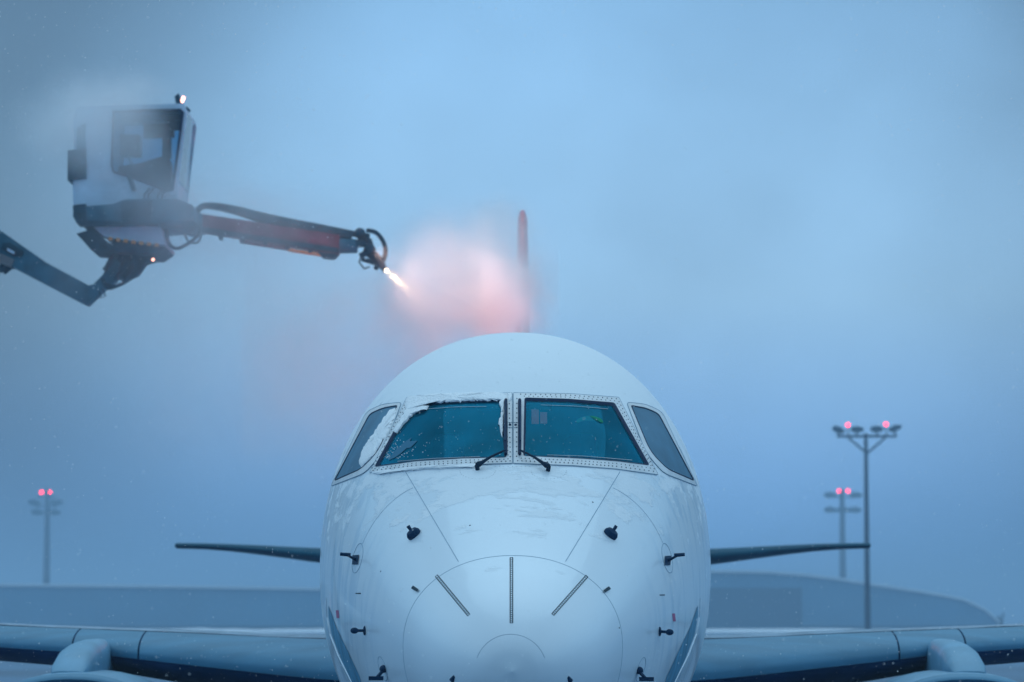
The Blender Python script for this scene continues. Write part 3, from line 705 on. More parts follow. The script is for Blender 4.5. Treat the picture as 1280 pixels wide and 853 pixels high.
#        x,    leading edge s, chord, thickness, centre z
wst = [(1.2, 11.7, 5.6, .80, 1.92), (1.75, 12.0, 5.3, .76, 1.94), (3.6, 12.95, 4.2, .58, 2.09), (4.6, 13.45, 3.8, .46, 2.18), (5.6, 13.95, 3.45, .42, 2.235), (9, 15.65, 2.5, .28, 2.44), (13.3, 17.8, 1.45, .15, 2.70)]
def wpar(x):
    return tuple(interp([(w_[0], w_[k]) for w_ in wst], x) for k in (1, 2, 3, 4))
for sgn in (-1, 1):
    m_ = MB().use('wing_grey'); m_.loft([wing_ring(x, sgn, *wpar(x)) for x in [1.2 + 12.1 * i / 30 for i in range(31)]]); wg = m_.build('wing', air)
    for (xa, xb) in ((1.75, 3.99), (4.01, 4.74), (4.76, 9.0), (9.02, 12.9)):
        sl = MB().use('bare'); rings = []
        for i in range(9):
            x = xa + (xb - xa) * i / 8; le, ch, th, zc = wpar(x)
            up = [(a, b) for a, b in UPF if a <= .17]; lo = [(a, b) for a, b in LOF if 0 < a <= .012]
            pts = lo[::-1] + up
            outer = [Vector((sgn * x, le + a * ch - .03, zc + b * th + .006)) for a, b in pts]
            inner = [Vector((sgn * x, le + a * ch - .004, zc + b * th * .96 + .001)) for a, b in pts][::-1]
            rings.append(outer + inner)
        sl.loft(rings); sl.build('slat', wg)
    # snow lying on the wing's upper skin
    m_ = MB().use('slush'); rows = []
    for i in range(26):
        x = 1.8 + 10.8 * i / 25; le, ch, th, zc = wpar(x); rows.append([Vector((sgn * x, le + a * ch, zc + b * th + .012 + .008 * noise.noise(Vector((x * 2, a * 6, sgn))))) for a, b in UPF if .15 <= a <= .92])
    m_.loft(rows, closed=False, cap=False); m_.build('wing_snow', wg)
    # wing root fairing
    m_ = MB().use('white'); rings = []
    for s, r_ in ((10.2, .15), (10.9, .5), (11.8, .8), (13.5, .95), (17, .95), (19.5, .4)):
        rings.append([Vector((sgn * (1.05 + r_ * .75 * math.cos(a)), s, 1.55 + r_ * .62 * math.sin(a))) for a in [2 * PI * k / 20 for k in range(20)]])
    m_.loft(rings); m_.build('wing_root_fairing', air)
    # engine
    ex = sgn * 4.42; ez = 1.16; es = 11.0
    def ering(s, rx, rz, n=48, e=2 / 2.3, dz=0):
        r = []
        for k in range(n):
            a = 2 * PI * k / n; c_, s_ = math.cos(a), math.sin(a); r.append(Vector((ex + rx * math.copysign(abs(c_) ** e, c_), s, ez + dz + rz * math.copysign(abs(s_) ** e, s_))))
        return r
    m_ = MB().use('nacelle_paint'); m_.loft([ering(es + a, r, r * .81) for a, r in ((.14, 1.0), (.3, 1.01), (.8, 1.02), (1.6, 1.02), (2.6, .95), (3.4, .82))], cap=False); nac = m_.build('nacelle', air)
    m_ = MB().use('bare'); m_.loft([ering(es + a, r, r * .81) for a, r in ((.142, 1.002), (.06, .985), (.015, .96), (0, .935), (.02, .905), (.08, .87), (.2, .84))], cap=False); m_.build('intake_lip', nac)
    m_ = MB().use('nacelle_in'); m_.loft([ering(es + a, r, r * (.81 + .19 * t)) for a, r, t in ((.2, .841, 0), (.6, .79, .6), (1.0, .73, 1), (1.4, .71, 1))], cap=False); m_.build('intake_duct', nac)
    m_ = MB().use('dark'); fan = [Vector((ex, es + 1.2, ez))]
    for k in range(24):
        a = 2 * PI * k / 24; u = Vector((math.cos(a), 0, math.sin(a))); v = Vector((-math.sin(a), 0, math.cos(a))); c = Vector((ex, es + 1.2, ez))
        m_.poly_prism([c + u * .2 - v * .02, c + u * .7 - v * .09 + Vector((0, -.03, 0)), c + u * .7 + v * .07 + Vector((0, .1, 0)), c + u * .2 + v * .03 + Vector((0, .08, 0))],
                      [p + Vector((0, .02, 0)) for p in (c + u * .2 - v * .02, c + u * .7 - v * .09 + Vector((0, -.03, 0)), c + u * .7 + v * .07 + Vector((0, .1, 0)), c + u * .2 + v * .03 + Vector((0, .08, 0)))])
    m_.build('fan', nac, smooth=False)
    m_ = MB().use('steel'); m_.loft([[Vector((ex + r * math.cos(2 * PI * k / 20), es + s, ez + r * math.sin(2 * PI * k / 20))) for k in range(20)] for s, r in ((.85, .01), (.9, .06), (1.05, .15), (1.25, .2))]); m_.build('spinner', nac)
    # pylon: leans slightly inboard, rises in a rounded fairing on to the slat
    m_ = MB().use('nacelle_paint'); rings = []
    px_ = sgn * 4.50
    for s, w_, zl, zh, lean in ((11.45, .16, 1.94, 1.99, 0), (11.6, .19, 1.85, 2.10, .015), (12.0, .20, 1.8, 2.22, .03), (12.5, .195, 1.8, 2.275, .045), (13.1, .185, 1.8, 2.30, .06), (13.8, .17, 1.75, 2.30, .06), (15.5, .06, 1.7, 2.15, .05)):
        r = []
        for k in range(20):
            a = 2 * PI * k / 20; c_, s_ = math.cos(a), math.sin(a); z = (zl + zh) / 2 + (zh - zl) / 2 * math.copysign(abs(s_) ** .6, s_)
            r.append(Vector((px_ - sgn * lean * (z - 1.9) * .8 + w_ * math.copysign(abs(c_) ** .7, c_) * 1.0, s, z)))
        rings.append(r)
    m_.loft(rings); m_.build('pylon', air)
    # tailplane
    m_ = MB().use('tail_grey'); tst = [(.35, 31.6, 3.1, .52, 3.36), (2.9, 32.9, 2.3, .30, 3.54), (6.0, 34.5, 1.3, .10, 3.78)]
    m_.loft([wing_ring(tst[0][0] + (tst[2][0] - tst[0][0]) * i / 12, sgn, *[interp([(w_[0], w_[k]) for w_ in tst], tst[0][0] + (tst[2][0] - tst[0][0]) * i / 12) for k in (1, 2, 3, 4)]) for i in range(13)]); m_.build('tailplane', air)
# fin
def fring(z, le, ch, th): return [Vector((b * th, le + a * ch, z)) for a, b in ([(a, b) for a, b in UPF] + [(a, b) for a, b in LOF][1:-1][::-1])]
fz = [(4.5, 28.4, 6.6, .34), (5.0, 29.4, 5.7, .32), (6.5, 30.7, 4.7, .27), (8.0, 31.9, 3.8, .22), (8.35, 32.2, 3.6, .21), (9.35, 33.1, 2.9, .17), (9.45, 33.3, 2.6, .12)]
m_ = MB().use('white'); m_.loft([fring(*q) for q in fz[:4]]); fin = m_.build('fin', air)
m_ = MB().use('fin_red'); m_.loft([fring(*q) for q in [(8.0, 31.87, 3.84, .225)] + fz[4:]]); m_.build('fin_top', fin)
# unseen red crown beacon, set far aft to tint the spray pink
m_ = MB().use('red_lamp'); m_.ball((0, 27, 4.93), .08); m_.build('crown_beacon', air)
# landing gear
def gear(x, s, r, w_, label='landing_gear', ztop=1.3):
    m_ = MB().use('steel'); m_.tube([(x, s, r), (x, s, ztop)], [.07, .10], 10); m_.tube([(x - w_, s, r), (x + w_, s, r)], .05, 8); m_.tube([(x, s, r + .25), (x, s + .7, ztop)], .04, 8); gr = m_.build(label, air)
    for q in (-w_, w_):
        t_ = MB().use('dark'); n = 28; prof = [(r * .55, -.10), (r * .85, -.12), (r, -.07), (r, .07), (r * .85, .12), (r * .55, .10)]
        t_.loft([[(x + q + dx, s + rr * math.cos(2 * PI * k / n), r + rr * math.sin(2 * PI * k / n)) for k in range(n)] for rr, dx in prof], cap=False); wh = t_.build('wheel', gr)
        t_ = MB().use('white')
    return gr
gear(0, 3.6, .30, .2, 'nose_gear', 1.4); gear(-2.97, 17.4, .48, .3, 'main_gear', 2.0); gear(2.97, 17.4, .48, .3, 'main_gear', 2.0)

# ================================================================ DE-ICING BOOM with cab, 50 m out
BY = 50.0
def Q(px, py, dy=0.0):
    p = P(px, py, BY); return Vector((p.x, BY + dy, p.z))
kx = BY / F
troot = Q(-330, 775); troot.z = 0
truck = thing('deicing_truck', (troot.x, BY, 0), 'de-icing truck boom with white operator cab and red spray arm above the airliner', 'de-icing truck')
def prism(mb, pts, y0, y1): mb.poly_prism([Q(x, y, y0) for x, y in pts], [Q(x, y, y1) for x, y in pts]); return mb
# off-frame carrier: chassis, tank, driver's cab, wheels, turret, mast
x0 = troot.x
m_ = MB().use('boom_dark'); m_.box(x0 - 4.2, x0 + 3.4, BY - 1.0, BY + 1.0, .75, 1.05); m_.build('chassis', truck, smooth=False)
m_ = MB().use('cabwhite'); m_.poly_prism([(x0 + 2.0, BY - 1.2, 1.06), (x0 + 3.9, BY - 1.2, 1.06), (x0 + 3.9, BY - 1.2, 1.9), (x0 + 3.5, BY - 1.2, 2.9), (x0 + 2.0, BY - 1.2, 2.95)], [(x0 + 2.0, BY + 1.2, 1.06), (x0 + 3.9, BY + 1.2, 1.06), (x0 + 3.9, BY + 1.2, 1.9), (x0 + 3.5, BY + 1.2, 2.9), (x0 + 2.0, BY + 1.2, 2.95)]); m_.build('driver_cab', truck, smooth=False)
m_ = MB().use('cabwhite'); m_.loft([[(x, BY + 1.15 * math.cos(a), 2.1 + 1.0 * math.sin(a)) for a in [2 * PI * k / 24 for k in range(24)]] for x in (x0 - 4.1, x0 - 4.0, x0 + .9, x0 + 1.0)]); m_.build('tank', truck)
for wx in (-3.2, -2.0, 2.7):
    for sy in (-1, 1):
        m_ = MB().use('dark'); m_.tube([(x0 + wx, BY + sy * .85, .5), (x0 + wx, BY + sy * 1.15, .5)], .5, 24); m_.build('wheel', truck)
elb = Q(-130, 215)
m_ = MB().use('boom_grey'); m_.tube([(x0 + 1.5, BY, 1.05), (x0 + 1.5, BY, 3.3)], .38, 18); m_.tube([(x0 + 1.5, BY, 3.2), elb], [.26, .2], 4); m_.build('mast_boom', truck, smooth=False)
# lower boom: tapered box with slot and ram
m_ = MB().use('boom_grey')
prism(m_, [(-136, 200), (0, 288), (60, 330), (112, 358), (108, 382), (100, 378), (0, 326), (-10, 322), (-136, 232)], -.16, .16)
m_.build('lower_boom', truck, smooth=False)
m_ = MB().use('boom_dark'); prism(m_, [(6, 306), (14, 305), (32, 316), (30, 322), (20, 322), (4, 313)], -.19, -.163); m_.use('cabwhite'); prism(m_, [(12, 312), (21, 317), (20, 320), (11, 315)], -.2, -.193); m_.build('boom_slot', truck, smooth=False)
m_ = MB().use('boom_dark'); m_.tube([Q(14, 328), Q(-40, 366)], [.05, .05], 8); m_.tube([Q(20, 324), Q(2, 338)], .09, 8); m_.use('steel'); prism(m_, [(2, 318), (20, 326), (16, 336), (0, 330)], -.18, .18); m_.build('boom_ram', truck)
# knuckle
m_ = MB().use('boom_grey'); prism(m_, [(104, 360), (118, 357), (130, 345), (142, 322), (152, 330), (146, 352), (134, 360), (122, 372), (110, 383)], -.15, .15); m_.build('knuckle', truck, smooth=False)
m_ = MB().use('boom_dark'); prism(m_, [(138, 322), (150, 316), (198, 318), (196, 326), (182, 330), (172, 344), (158, 350), (140, 348), (130, 338)], -.12, .22)
for (a, b_) in (((132, 340), (150, 318)), ((146, 352), (168, 322))): m_.tube([Q(*a, -.2), Q(*b_, -.2)], .04, 8)
m_.build('knuckle_bracket', truck, smooth=False)
random.seed(3)
hs_ = MB().use('boom_dark')
for k in range(4):
    o_ = k * 3
    pts = [Q(176 - o_ * .6, 322, -.26 - .03 * k), Q(180 - o_, 336 + k, -.3), Q(168 - o_, 350 + k * 1.5, -.32), Q(150 - o_, 360 + k, -.3), Q(136 - o_ * .3, 358, -.28), Q(130, 350, -.24)]
    hs_.tube(sp(pts), .028, 6)
hs_.tube([Q(130, 362, -.2), Q(134, 372, -.2), Q(128, 374, -.2), Q(126, 366, -.2)], .012, 5)
hs_.build('knuckle_hoses', truck)
# cab body
m_ = MB().use('cabwhite'); cy0, cy1 = -.75, .75
# side shell as a frame round the window: pillars, top, bottom in one mesh
win = [(149, 149), (190, 147.5), (232, 147), (235, 150), (222, 246), (216, 247), (165, 228), (150, 224), (147, 216)]
outer = [(104, 143), (170, 141), (236, 139), (240, 150), (226, 264), (222, 268), (120, 268), (102, 266), (100, 160)]
for yy, dy in ((cy0, .03), (cy1, -.03)):
    a = [Q(*p, yy) for p in win]; c = [Q(*p, yy) for p in outer]; a2 = [Q(*p, yy + dy) for p in win]; c2 = [Q(*p, yy + dy) for p in outer]
    va, vc, va2, vc2 = [[m_.b.verts.new(p) for p in q] for q in (a, c, a2, c2)]
    n = len(va)
    for k in range(n):
        k2 = (k + 1) % n
        m_.face([va[k], va[k2], vc[k2], vc[k]]); m_.face([va2[k], va2[k2], vc2[k2], vc2[k]]); m_.face([va[k], va[k2], va2[k2], va2[k]]); m_.face([vc[k], vc[k2], vc2[k2], vc2[k]])
def panel_between(mb, p, q, t=.03):
    A, B = Q(*p), Q(*q); d = (B - A).normalized(); nn = Vector((-d.z, 0, d.x)) * t
    mb.poly_prism([(A.x, BY + cy0 + .031, A.z), (B.x, BY + cy0 + .031, B.z), (B.x + nn.x, BY + cy0 + .031, B.z + nn.z), (A.x + nn.x, BY + cy0 + .031, A.z + nn.z)],
                  [(A.x, BY + cy1 - .031, A.z), (B.x, BY + cy1 - .031, B.z), (B.x + nn.x, BY + cy1 - .031, B.z + nn.z), (A.x + nn.x, BY + cy1 - .031, A.z + nn.z)])
panel_between(m_, (102, 266), (100, 200)); panel_between(m_, (236, 141), (104, 145)); panel_between(m_, (222, 266), (102, 264))
panel_between(m_, (228, 236), (225, 264))
cabo = m_.build('operator_cab', truck, smooth=False)
m_ = MB().use('gasket'); q = [Vector(p) for p in win]; q2 = shrink(q, 1.6)
for yy in (cy0 - .006, cy1 + .006): m_.poly_prism  # frame line round the window
for yy in (cy0 - .012,):
    va = [m_.b.verts.new(Q(*p, yy)) for p in q]; vb = [m_.b.verts.new(Q(*p, yy)) for p in q2]
    for k in range(len(q)): m_.face([va[k], va[(k + 1) % len(q)], vb[(k + 1) % len(q)], vb[k]])
    m_.tube([Q(*p, yy) for p in q], .018, 6, closed=True)
m_.build('window_seal', cabo)
for yy in (cy0 + .015, cy1 - .015):
    m_ = MB().use('cab_glass'); m_.poly_prism([Q(*p, yy) for p in win], [Q(*p, yy + .006) for p in win]); m_.build('cab_window', cabo, smooth=False)
m_ = MB().use('cab_glass'); m_.poly_prism([Q(237, 146, cy0 + .04), Q(237, 146, cy1 - .04), Q(228, 232, cy1 - .04), Q(228, 232, cy0 + .04)], [Q(238, 146, cy0 + .04), Q(238, 146, cy1 - .04), Q(229, 232, cy1 - .04), Q(229, 232, cy0 + .04)]); m_.build('front_window', cabo, smooth=False)
m_ = MB().use('boom_dark')
prism(m_, [(206, 150), (233, 150), (233, 156), (212, 158)], -.5, .5); prism(m_, [(148, 166), (173, 166), (173, 192), (148, 192)], .2, .5)
prism(m_, [(200, 150), (211, 158), (211, 194), (200, 200)], .3, .4); prism(m_, [(148, 208), (176, 204), (201, 196), (212, 200), (215, 240), (168, 228), (148, 222)], .0, .4)
prism(m_, [(176, 150), (214, 150), (214, 167), (176, 168)], .35, .5); m_.tube([Q(159, 192, 0), Q(166, 210, 0)], .015, 6)
m_.build('cab_interior', cabo, smooth=False)
m_ = MB().use('boom_dark'); prism(m_, [(93, 197), (116, 195), (116, 232), (93, 234)], -.78, -.2); m_.build('rear_box', truck, smooth=False)
m_ = MB().use('boom_grey'); prism(m_, [(104, 170), (115, 163), (115, 195), (104, 196)], -.775, -.753); m_.build('rear_window', cabo, smooth=False)
m_ = MB().use('boom_dark'); m_.tube([Q(169, 230, -.77), Q(175, 247, -.77)], .035, 6)
for k, xx in enumerate((188, 193, 205, 210)): m_.tube([Q(xx + 6, 244, -.79), Q(xx, 252, -.82), Q(xx - 1, 262, -.8), Q(xx + 5, 270, -.78)], .017, 6)
m_.build('cab_handle', cabo)
# cab base frame
m_ = MB().use('boom_grey'); prism(m_, [(102, 268), (150, 264), (165, 258), (230, 258), (248, 266), (249, 284), (205, 287), (106, 285), (102, 280)], -.85, .85)
m_.use('boom_dark'); prism(m_, [(108, 284), (205, 287), (205, 290), (112, 291)], -.88, .8); prism(m_, [(101, 266), (116, 264), (118, 288), (106, 289), (101, 280)], -.9, -.5); prism(m_, [(160, 262), (198, 261), (197, 284), (161, 284)], -.9, -.853)
m_.build('cab_base', truck, smooth=False)
m_ = MB().use('cabwhite'); prism(m_, [(122, 288.5), (206, 290.5), (213, 313), (198, 312), (155, 306), (136, 302)], -.7, .7)
m_.use('boom_yellow')
for k in range(7): prism(m_, [(143 + k * 9.5, 303 + k * 1.3), (148 + k * 9.5, 304 + k * 1.3), (147 + k * 9.5, 308 + k * 1.3), (142 + k * 9.5, 307 + k * 1.3)], -.72, -.703)
m_.use('boom_dark'); prism(m_, [(146, 308), (212, 315), (200, 323), (170, 322), (150, 320)], -.65, .6); m_.build('underbody_guard', truck, smooth=False)
m_ = MB().use('boom_dark'); prism(m_, [(102, 298), (112, 295), (122, 292), (140, 308), (160, 320), (120, 318)], -.6, .5); m_.build('base_bracket', truck, smooth=False)
# cab lamps
m_ = MB().use('boom_dark'); prism(m_, [(219, 122), (224, 118), (228, 134), (222, 138)], -.1, .1); m_.tube([Q(230, 142), Q(236, 136)], .05, 8); m_.use('cab_lamp'); m_.tube([Q(230, 121), Q(227, 128)], .025, 8); m_.ball(Q(225, 138.5), .035, sx=1.9, sz=.9); m_.build('roof_lamp', truck)
m_ = MB().use('cab_lamp'); m_.ball(Q(194, 327.5, -.3), .022); m_.use('boom_dark'); m_.tube([Q(190, 322, -.3), Q(194, 325, -.3)], .03, 6); m_.build('marker_lamp', truck)
# spray arm
m_ = MB().use('boom_grey'); prism(m_, [(213, 262), (232, 259), (246, 266), (252, 284), (244, 296), (215, 288)], -.22, .2); m_.use('boom_red'); prism(m_, [(214, 266), (220, 265), (220, 278), (214, 279)], -.24, -.223)
m_.build('arm_pivot', truck, smooth=False)
m_ = MB().use('boom_red'); prism(m_, [(248, 268), (425, 295), (424, 319), (246, 290)], -.13, .13)
m_.use('boom_dark'); prism(m_, [(246, 284), (424, 312), (424, 318), (246, 291)], -.16, -.133); m_.use('boom_grey'); prism(m_, [(246, 268), (254, 269), (254, 293), (246, 292)], -.17, .17); m_.build('spray_arm', truck, smooth=False)
m_ = MB().use('boom_yellow'); prism(m_, [(360, 311), (415, 319.5), (415, 322.5), (360, 314)], -.1, .1); m_.use('boom_red'); prism(m_, [(300, 301), (360, 310.5), (360, 313), (300, 303.5)], -.1, .1)
m_.use('boom_dark'); 
for k in range(6): xx = 276 + 28 * k; yy = 296.5 + 4.35 * k; prism(m_, [(xx - 3, yy - 3), (xx + 3, yy - 2), (xx + 2, yy + 3.5), (xx - 2, yy + 3)], -.12, .12)
prism(m_, [(398, 317), (423, 319), (418, 324), (404, 323)], -.14, .14); m_.build('arm_rail', truck, smooth=False)
m_ = MB().use('boom_dark'); m_.tube(sp([Q(247, 276, -.05), Q(247, 265, -.05), Q(258, 258, -.05), Q(290, 262.5, -.05), Q(340, 276, -.02), Q(400, 288, 0), Q(440, 295, 0)]), spr([.045, .05, .05, .07, .095, .10, .085]), 10); m_.build('arm_hose', truck)
m_ = MB().use('boom_grey'); m_.tube([Q(424, 307), Q(447, 308)], [.13, .11], 12); m_.build('arm_end', truck)
nz = MB().use('boom_dark'); random.seed(5)
for (a, b_, r_) in (((440, 292), (462, 296), .05), ((447, 288), (450, 294), .07), ((450, 296), (462, 310), .06), ((445, 306), (460, 304), .06), ((456, 312), (474, 326), .075), ((461, 300), (466, 318), .05), ((450, 320), (466, 314), .045), ((452, 324), (472, 330), .035), ((468, 318), (479, 334), .06), ((470, 336), (474, 326), .04), ((474, 330), (480, 336), .045)):
    nz.tube([Q(*a, random.uniform(-.08, .08)), Q(*b_, random.uniform(-.08, .08))], r_, 9)
for c_, r_ in (((450, 292), .09), ((462, 313), .10), ((458, 302), .08), ((472, 326), .08), ((442, 308), .07)): nz.ball(Q(*c_), r_)
nz.tube(sp([Q(458, 288), Q(470, 291), Q(479, 302), Q(482, 314), Q(479, 326), Q(473, 331)]), .035, 8)
nz.tube([Q(452, 318), Q(449, 328), Q(455, 336), Q(462, 334)], .014, 6)
nz.build('spray_nozzle', truck)
m_ = MB().use('boom_dark'); m_.tube(sp([Q(210, 288, -.25), Q(212, 305, -.27), Q(222, 313, -.27), Q(236, 308, -.27), Q(250, 296, -.25), Q(252, 284, -.2)]), .028, 7); m_.tube(sp([Q(231, 289, -.2), Q(236, 302, -.2), Q(246, 306, -.2), Q(252, 300, -.2), Q(251, 292, -.2)]), .018, 6); m_.build('loose_hose', truck)
# the nozzle's work lamp (lit)
m_ = MB().use('white_lamp'); lampp = Q(483, 338.5, -.02); m_.ball(lampp, .026); m_.use('boom_dark'); m_.tube([Q(477, 334.5), Q(481.5, 337.5)], [.03, .05], 10, cap=False); m_.build('work_lamp', truck)
aim = (Q(560, 402, 1.0) - lampp).normalized()
ld = bpy.data.lights.new('work_lamp_beam', 'SPOT'); lo = link(bpy.data.objects.new('work_lamp_beam', ld)); lo.location = lampp + aim * .06
lo.rotation_euler = aim.to_track_quat('-Z', 'Y').to_euler(); ld.energy = 1500; ld.color = (1, .68, .36); ld.spot_size = math.radians(24); ld.spot_blend = .8; ld.shadow_soft_size = .04
# added fill spot with no fixture, hung before the nozzle to brighten the spray
l2 = bpy.data.lights.new('spray_fill_light', 'SPOT'); o2 = link(bpy.data.objects.new('spray_fill_light', l2)); o2.location = lampp + Vector((-.15, -1.25, .15))
a2 = (Q(605, 362, .6) - lampp).normalized(); o2.rotation_euler = a2.to_track_quat('-Z', 'Y').to_euler(); l2.energy = 520; l2.color = (1, .64, .55); l2.spot_size = math.radians(122); l2.spot_blend = 1; l2.shadow_soft_size = .05
bp_ = AM @ Vector((0, 27, 5.15)); bl_ = bpy.data.lights.new('beacon_tint_light', 'POINT'); bo = link(bpy.data.objects.new('beacon_tint_light', bl_)); bo.location = bp_; bl_.energy = 420; bl_.color = (1, .12, .12); bl_.shadow_soft_size = .1  # light of the unseen beacon, placed aft to redden the spray

# ================================================================ air: haze, spray mist, falling snow
def volbox(name, x0, x1, y0, y1, z0, z1, m, kind='stuff', label=None, cat=None):
    c = Vector(((x0 + x1) / 2, (y0 + y1) / 2, (z0 + z1) / 2)); b = MB().use(m); b.box(x0, x1, y0, y1, z0, z1)
    o = b.build(name, smooth=False, origin=c); return tag(o, label, cat, kind=kind)
def volmat(name, col, dens, aniso=0.0):
    m = bpy.data.materials.new(name); m.use_nodes = True; t = m.node_tree; t.nodes.clear()
    o = t.nodes.new('ShaderNodeOutputMaterial'); v = t.nodes.new('ShaderNodeVolumePrincipled'); v.inputs['Color'].default_value = (*col, 1); v.inputs['Density'].default_value = dens; v.inputs['Anisotropy'].default_value = aniso
    t.links.new(v.outputs[0], o.inputs['Volume']); return m, t, v
hm_, _, _ = volmat('snow_haze', (.46, .64, .79), .0012, .2)
volbox('haze', -1560, 1560, -160, 2920, -1.0, 38, hm_)

def blobs(t, v, lst, nscale, ndet, lo_, hi_, stretch=(1, 1, 1), warp=.25):
    """density = noise-eroded sum of soft ellipsoids, all in world metres"""
    n = t.nodes.new; l = t.links.new
    g = n('ShaderNodeNewGeometry')
    wn = n('ShaderNodeTexNoise'); wn.inputs['Scale'].default_value = .9; wn.inputs['Detail'].default_value = 4; l(g.outputs['Position'], wn.inputs[0])
    wv = n('ShaderNodeVectorMath'); wv.operation = 'SUBTRACT'; l(wn.outputs['Color'], wv.inputs[0]); wv.inputs[1].default_value = (.5, .5, .5)
    wa = n('ShaderNodeVectorMath'); wa.operation = 'MULTIPLY_ADD'; l(wv.outputs[0], wa.inputs[0]); wa.inputs[1].default_value = (warp * 4,) * 3; l(g.outputs['Position'], wa.inputs[2])
    tot = None
    for (c, r, w_) in lst:
        s1 = n('ShaderNodeVectorMath'); s1.operation = 'SUBTRACT'; l(wa.outputs[0], s1.inputs[0]); s1.inputs[1].default_value = c
        s2 = n('ShaderNodeVectorMath'); s2.operation = 'DIVIDE'; l(s1.outputs[0], s2.inputs[0]); s2.inputs[1].default_value = r
        s3 = n('ShaderNodeVectorMath'); s3.operation = 'LENGTH'; l(s2.outputs[0], s3.inputs[0])
        s4 = n('ShaderNodeMapRange'); s4.interpolation_type = 'SMOOTHERSTEP'; l(s3.outputs['Value'], s4.inputs[0]); s4.inputs[1].default_value = 0; s4.inputs[2].default_value = 1; s4.inputs[3].default_value = w_; s4.inputs[4].default_value = 0
        if tot is None: tot = s4.outputs[0]
        else:
            a = n('ShaderNodeMath'); a.operation = 'ADD'; l(tot, a.inputs[0]); l(s4.outputs[0], a.inputs[1]); tot = a.outputs[0]
    mp_ = n('ShaderNodeMapping'); mp_.inputs['Scale'].default_value = stretch; l(g.outputs['Position'], mp_.inputs[0])
    nn = n('ShaderNodeTexNoise'); nn.inputs['Scale'].default_value = nscale; nn.inputs['Detail'].default_value = ndet; l(mp_.outputs[0], nn.inputs[0])
    mr_ = n('ShaderNodeMapRange'); mr_.interpolation_type = 'SMOOTHSTEP'; l(nn.outputs['Fac'], mr_.inputs[0]); mr_.inputs[1].default_value = .3; mr_.inputs[2].default_value = .7; mr_.inputs[3].default_value = lo_; mr_.inputs[4].default_value = hi_
    k = n('ShaderNodeMath'); k.operation = 'MULTIPLY'; l(tot, k.inputs[0]); l(mr_.outputs[0], k.inputs[1]); l(k.outputs[0], v.inputs['Density'])
pm, t, v = volmat('spray_mist', (.995, .985, .99), 1.0, .45)
def W3(px, py, Y): p = P(px, py, Y); return (p.x, p.y, p.z)
def rad(px, ry, pz, Y=50): return (px * Y / F, ry, pz * Y / F)
blobs(t, v, [
  (W3(582, 348, 50.8), rad(165, 2.2, 122, 51), 1.2), (W3(612, 322, 50.5), rad(78, 1.8, 88, 51), .9), (W3(622, 385, 50.3), rad(85, 1.6, 80), 1.1),
  (W3(640, 368, 49.7), rad(60, 1.4, 78, 50), 3.4), (W3(630, 395, 49.8), rad(80, 1.3, 70, 50), 1.6), (W3(556, 392, 50.5), rad(135, 1.8, 115), 1.1), (W3(553, 395, 50.2), rad(22, .5, 34), 2.6),
  (W3(512, 356, 50.1), rad(44, .8, 30), .45), (W3(430, 440, 50.6), rad(280, 2.0, 210), .42)],
  1.3, 7, .45, 1.3, warp=.42)
a = P(300, 560, 50); b_ = P(700, 200, 50)
volbox('spray_mist', a.x, b_.x, 48.2, 53.4, 4.6, b_.z, pm, label='bright pinkish cloud of de-icing spray hiding the tail fin', cat='spray')
pm2, t, v = volmat('drifting_mist', (.99, .99, .995), 1.0, .62)
blobs(t, v, [(W3(118, 160, 48), rad(125, 1.6, 95), 1.25), (W3(180, 230, 48.2), rad(130, 1.2, 90), .60), (W3(200, 285, 48.4), rad(230, 1.2, 75), .42), (W3(290, 285, 48.5), rad(250, 1.2, 85), .55), (W3(330, 450, 48.4), rad(300, 2.0, 210), .32), (W3(120, 330, 48.2), rad(180, 1.2, 120), .25)], .8, 4, .2, 1.3, warp=.35)
a = P(-80, 680, 48); b_ = P(600, 60, 48)
volbox('drifting_mist', a.x, b_.x, 46.4, 49.1, 3.6, b_.z, pm2, label='thin veil of drifting mist in front of the operator cab', cat='mist')

# the jet itself: dense droplets leaving the nozzle
pm3, t, v = volmat('jet_mist', (.995, .99, .99), 1.0, .3)
n = t.nodes.new; l = t.links.new; g_ = n('ShaderNodeTexCoord'); sx3 = n('ShaderNodeSeparateXYZ'); l(g_.outputs['Object'], sx3.inputs[0])
JL = 2.2
cx3 = n('ShaderNodeCombineXYZ'); l(sx3.outputs['X'], cx3.inputs[0]); l(sx3.outputs['Y'], cx3.inputs[1]); ln = n('ShaderNodeVectorMath'); ln.operation = 'LENGTH'; l(cx3.outputs[0], ln.inputs[0])
wd = n('ShaderNodeMath'); wd.operation = 'MULTIPLY_ADD'; l(sx3.outputs['Z'], wd.inputs[0]); wd.inputs[1].default_value = .25; wd.inputs[2].default_value = .10
dv = n('ShaderNodeMath'); dv.operation = 'DIVIDE'; l(ln.outputs['Value'], dv.inputs[0]); l(wd.outputs[0], dv.inputs[1])
f1 = n('ShaderNodeMapRange'); f1.interpolation_type = 'SMOOTHSTEP'; l(dv.outputs[0], f1.inputs[0]); f1.inputs[1].default_value = 0; f1.inputs[2].default_value = 1; f1.inputs[3].default_value = 1; f1.inputs[4].default_value = 0
f2 = n('ShaderNodeMapRange'); l(sx3.outputs['Z'], f2.inputs[0]); f2.inputs[1].default_value = 0; f2.inputs[2].default_value = JL; f2.inputs[3].default_value = 14; f2.inputs[4].default_value = 0
f2.inputs[3].default_value = 1
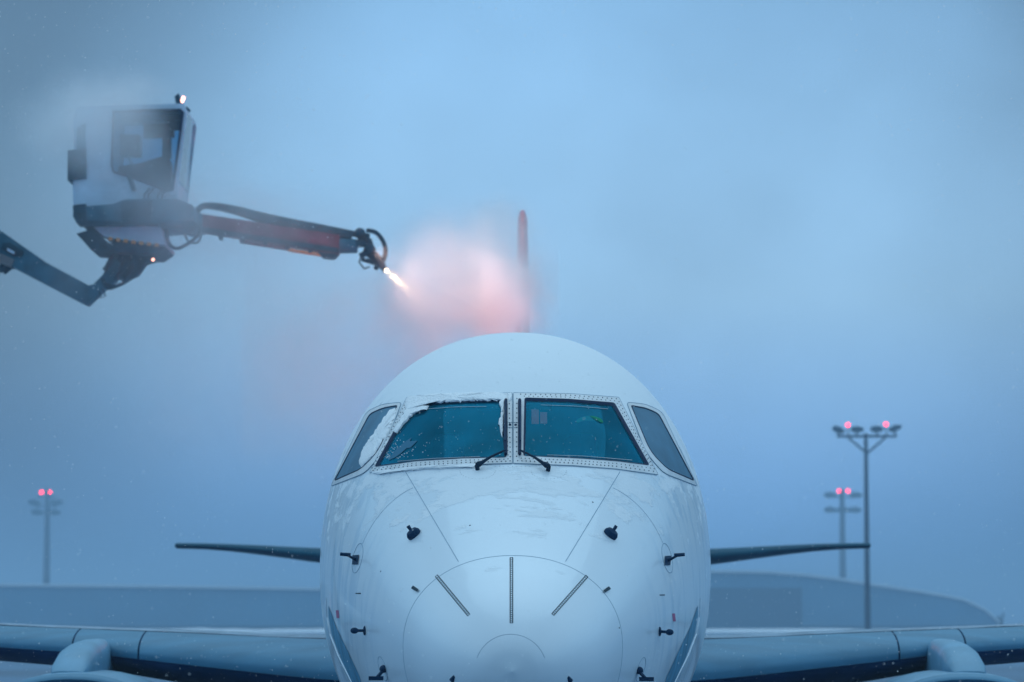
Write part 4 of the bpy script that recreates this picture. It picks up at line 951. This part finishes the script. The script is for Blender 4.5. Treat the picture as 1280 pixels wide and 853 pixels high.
fp = n('ShaderNodeMath'); fp.operation = 'POWER'; l(f2.outputs[0], fp.inputs[0]); fp.inputs[1].default_value = 2.6
jm = n('ShaderNodeMapping'); jm.inputs['Scale'].default_value = (14, 14, 2.2); l(g_.outputs['Object'], jm.inputs[0])
jn = n('ShaderNodeTexNoise'); jn.inputs['Scale'].default_value = 1; jn.inputs['Detail'].default_value = 4; l(jm.outputs[0], jn.inputs[0])
jr = n('ShaderNodeMapRange'); l(jn.outputs['Fac'], jr.inputs[0]); jr.inputs[1].default_value = .35; jr.inputs[2].default_value = .65; jr.inputs[3].default_value = 3; jr.inputs[4].default_value = 17
f4 = n('ShaderNodeMath'); f4.operation = 'MULTIPLY'; l(fp.outputs[0], f4.inputs[0]); l(jr.outputs[0], f4.inputs[1])
f3 = n('ShaderNodeMath'); f3.operation = 'MULTIPLY'; l(f1.outputs[0], f3.inputs[0]); l(f4.outputs[0], f3.inputs[1]); l(f3.outputs[0], v.inputs['Density'])
jb = MB().use(pm3); jb.loft([[(r_ * math.cos(2 * PI * k / 16), r_ * math.sin(2 * PI * k / 16), z_) for k in range(16)] for z_, r_ in ((0, .11), (JL, .66))])
jo = jb.build('spray_jet', smooth=False); jo.location = lampp + aim * .03; jo.rotation_euler = aim.to_track_quat('Z', 'Y').to_euler()
tag(jo, 'glowing jet of de-icing fluid leaving the nozzle at the end of the arm', 'spray', kind='stuff')
random.seed(11); sf = MB().use(mat('snowflake', (.9, .93, .95), .8))
for k in range(9000):
    Y = random.uniform(13, 34); px = random.uniform(-60, 1340); py = random.uniform(-40, 890); c = P(px, py, Y)
    r = random.choice((.0014, .0018, .0022, .003, .0042)); vs_ = [sf.b.verts.new(c + Vector(d) * r) for d in ((1, 0, -.4), (-.5, .87, -.4), (-.5, -.87, -.4), (0, 0, 1))]
    for f_ in ((0, 1, 2), (0, 1, 3), (1, 2, 3), (2, 0, 3)): sf.face([vs_[i] for i in f_])
tag(sf.build('falling_snow', smooth=False, fix=False, origin=(0, 20, 3)), 'fine snowflakes falling between the camera and the airliner', 'snow', kind='stuff')
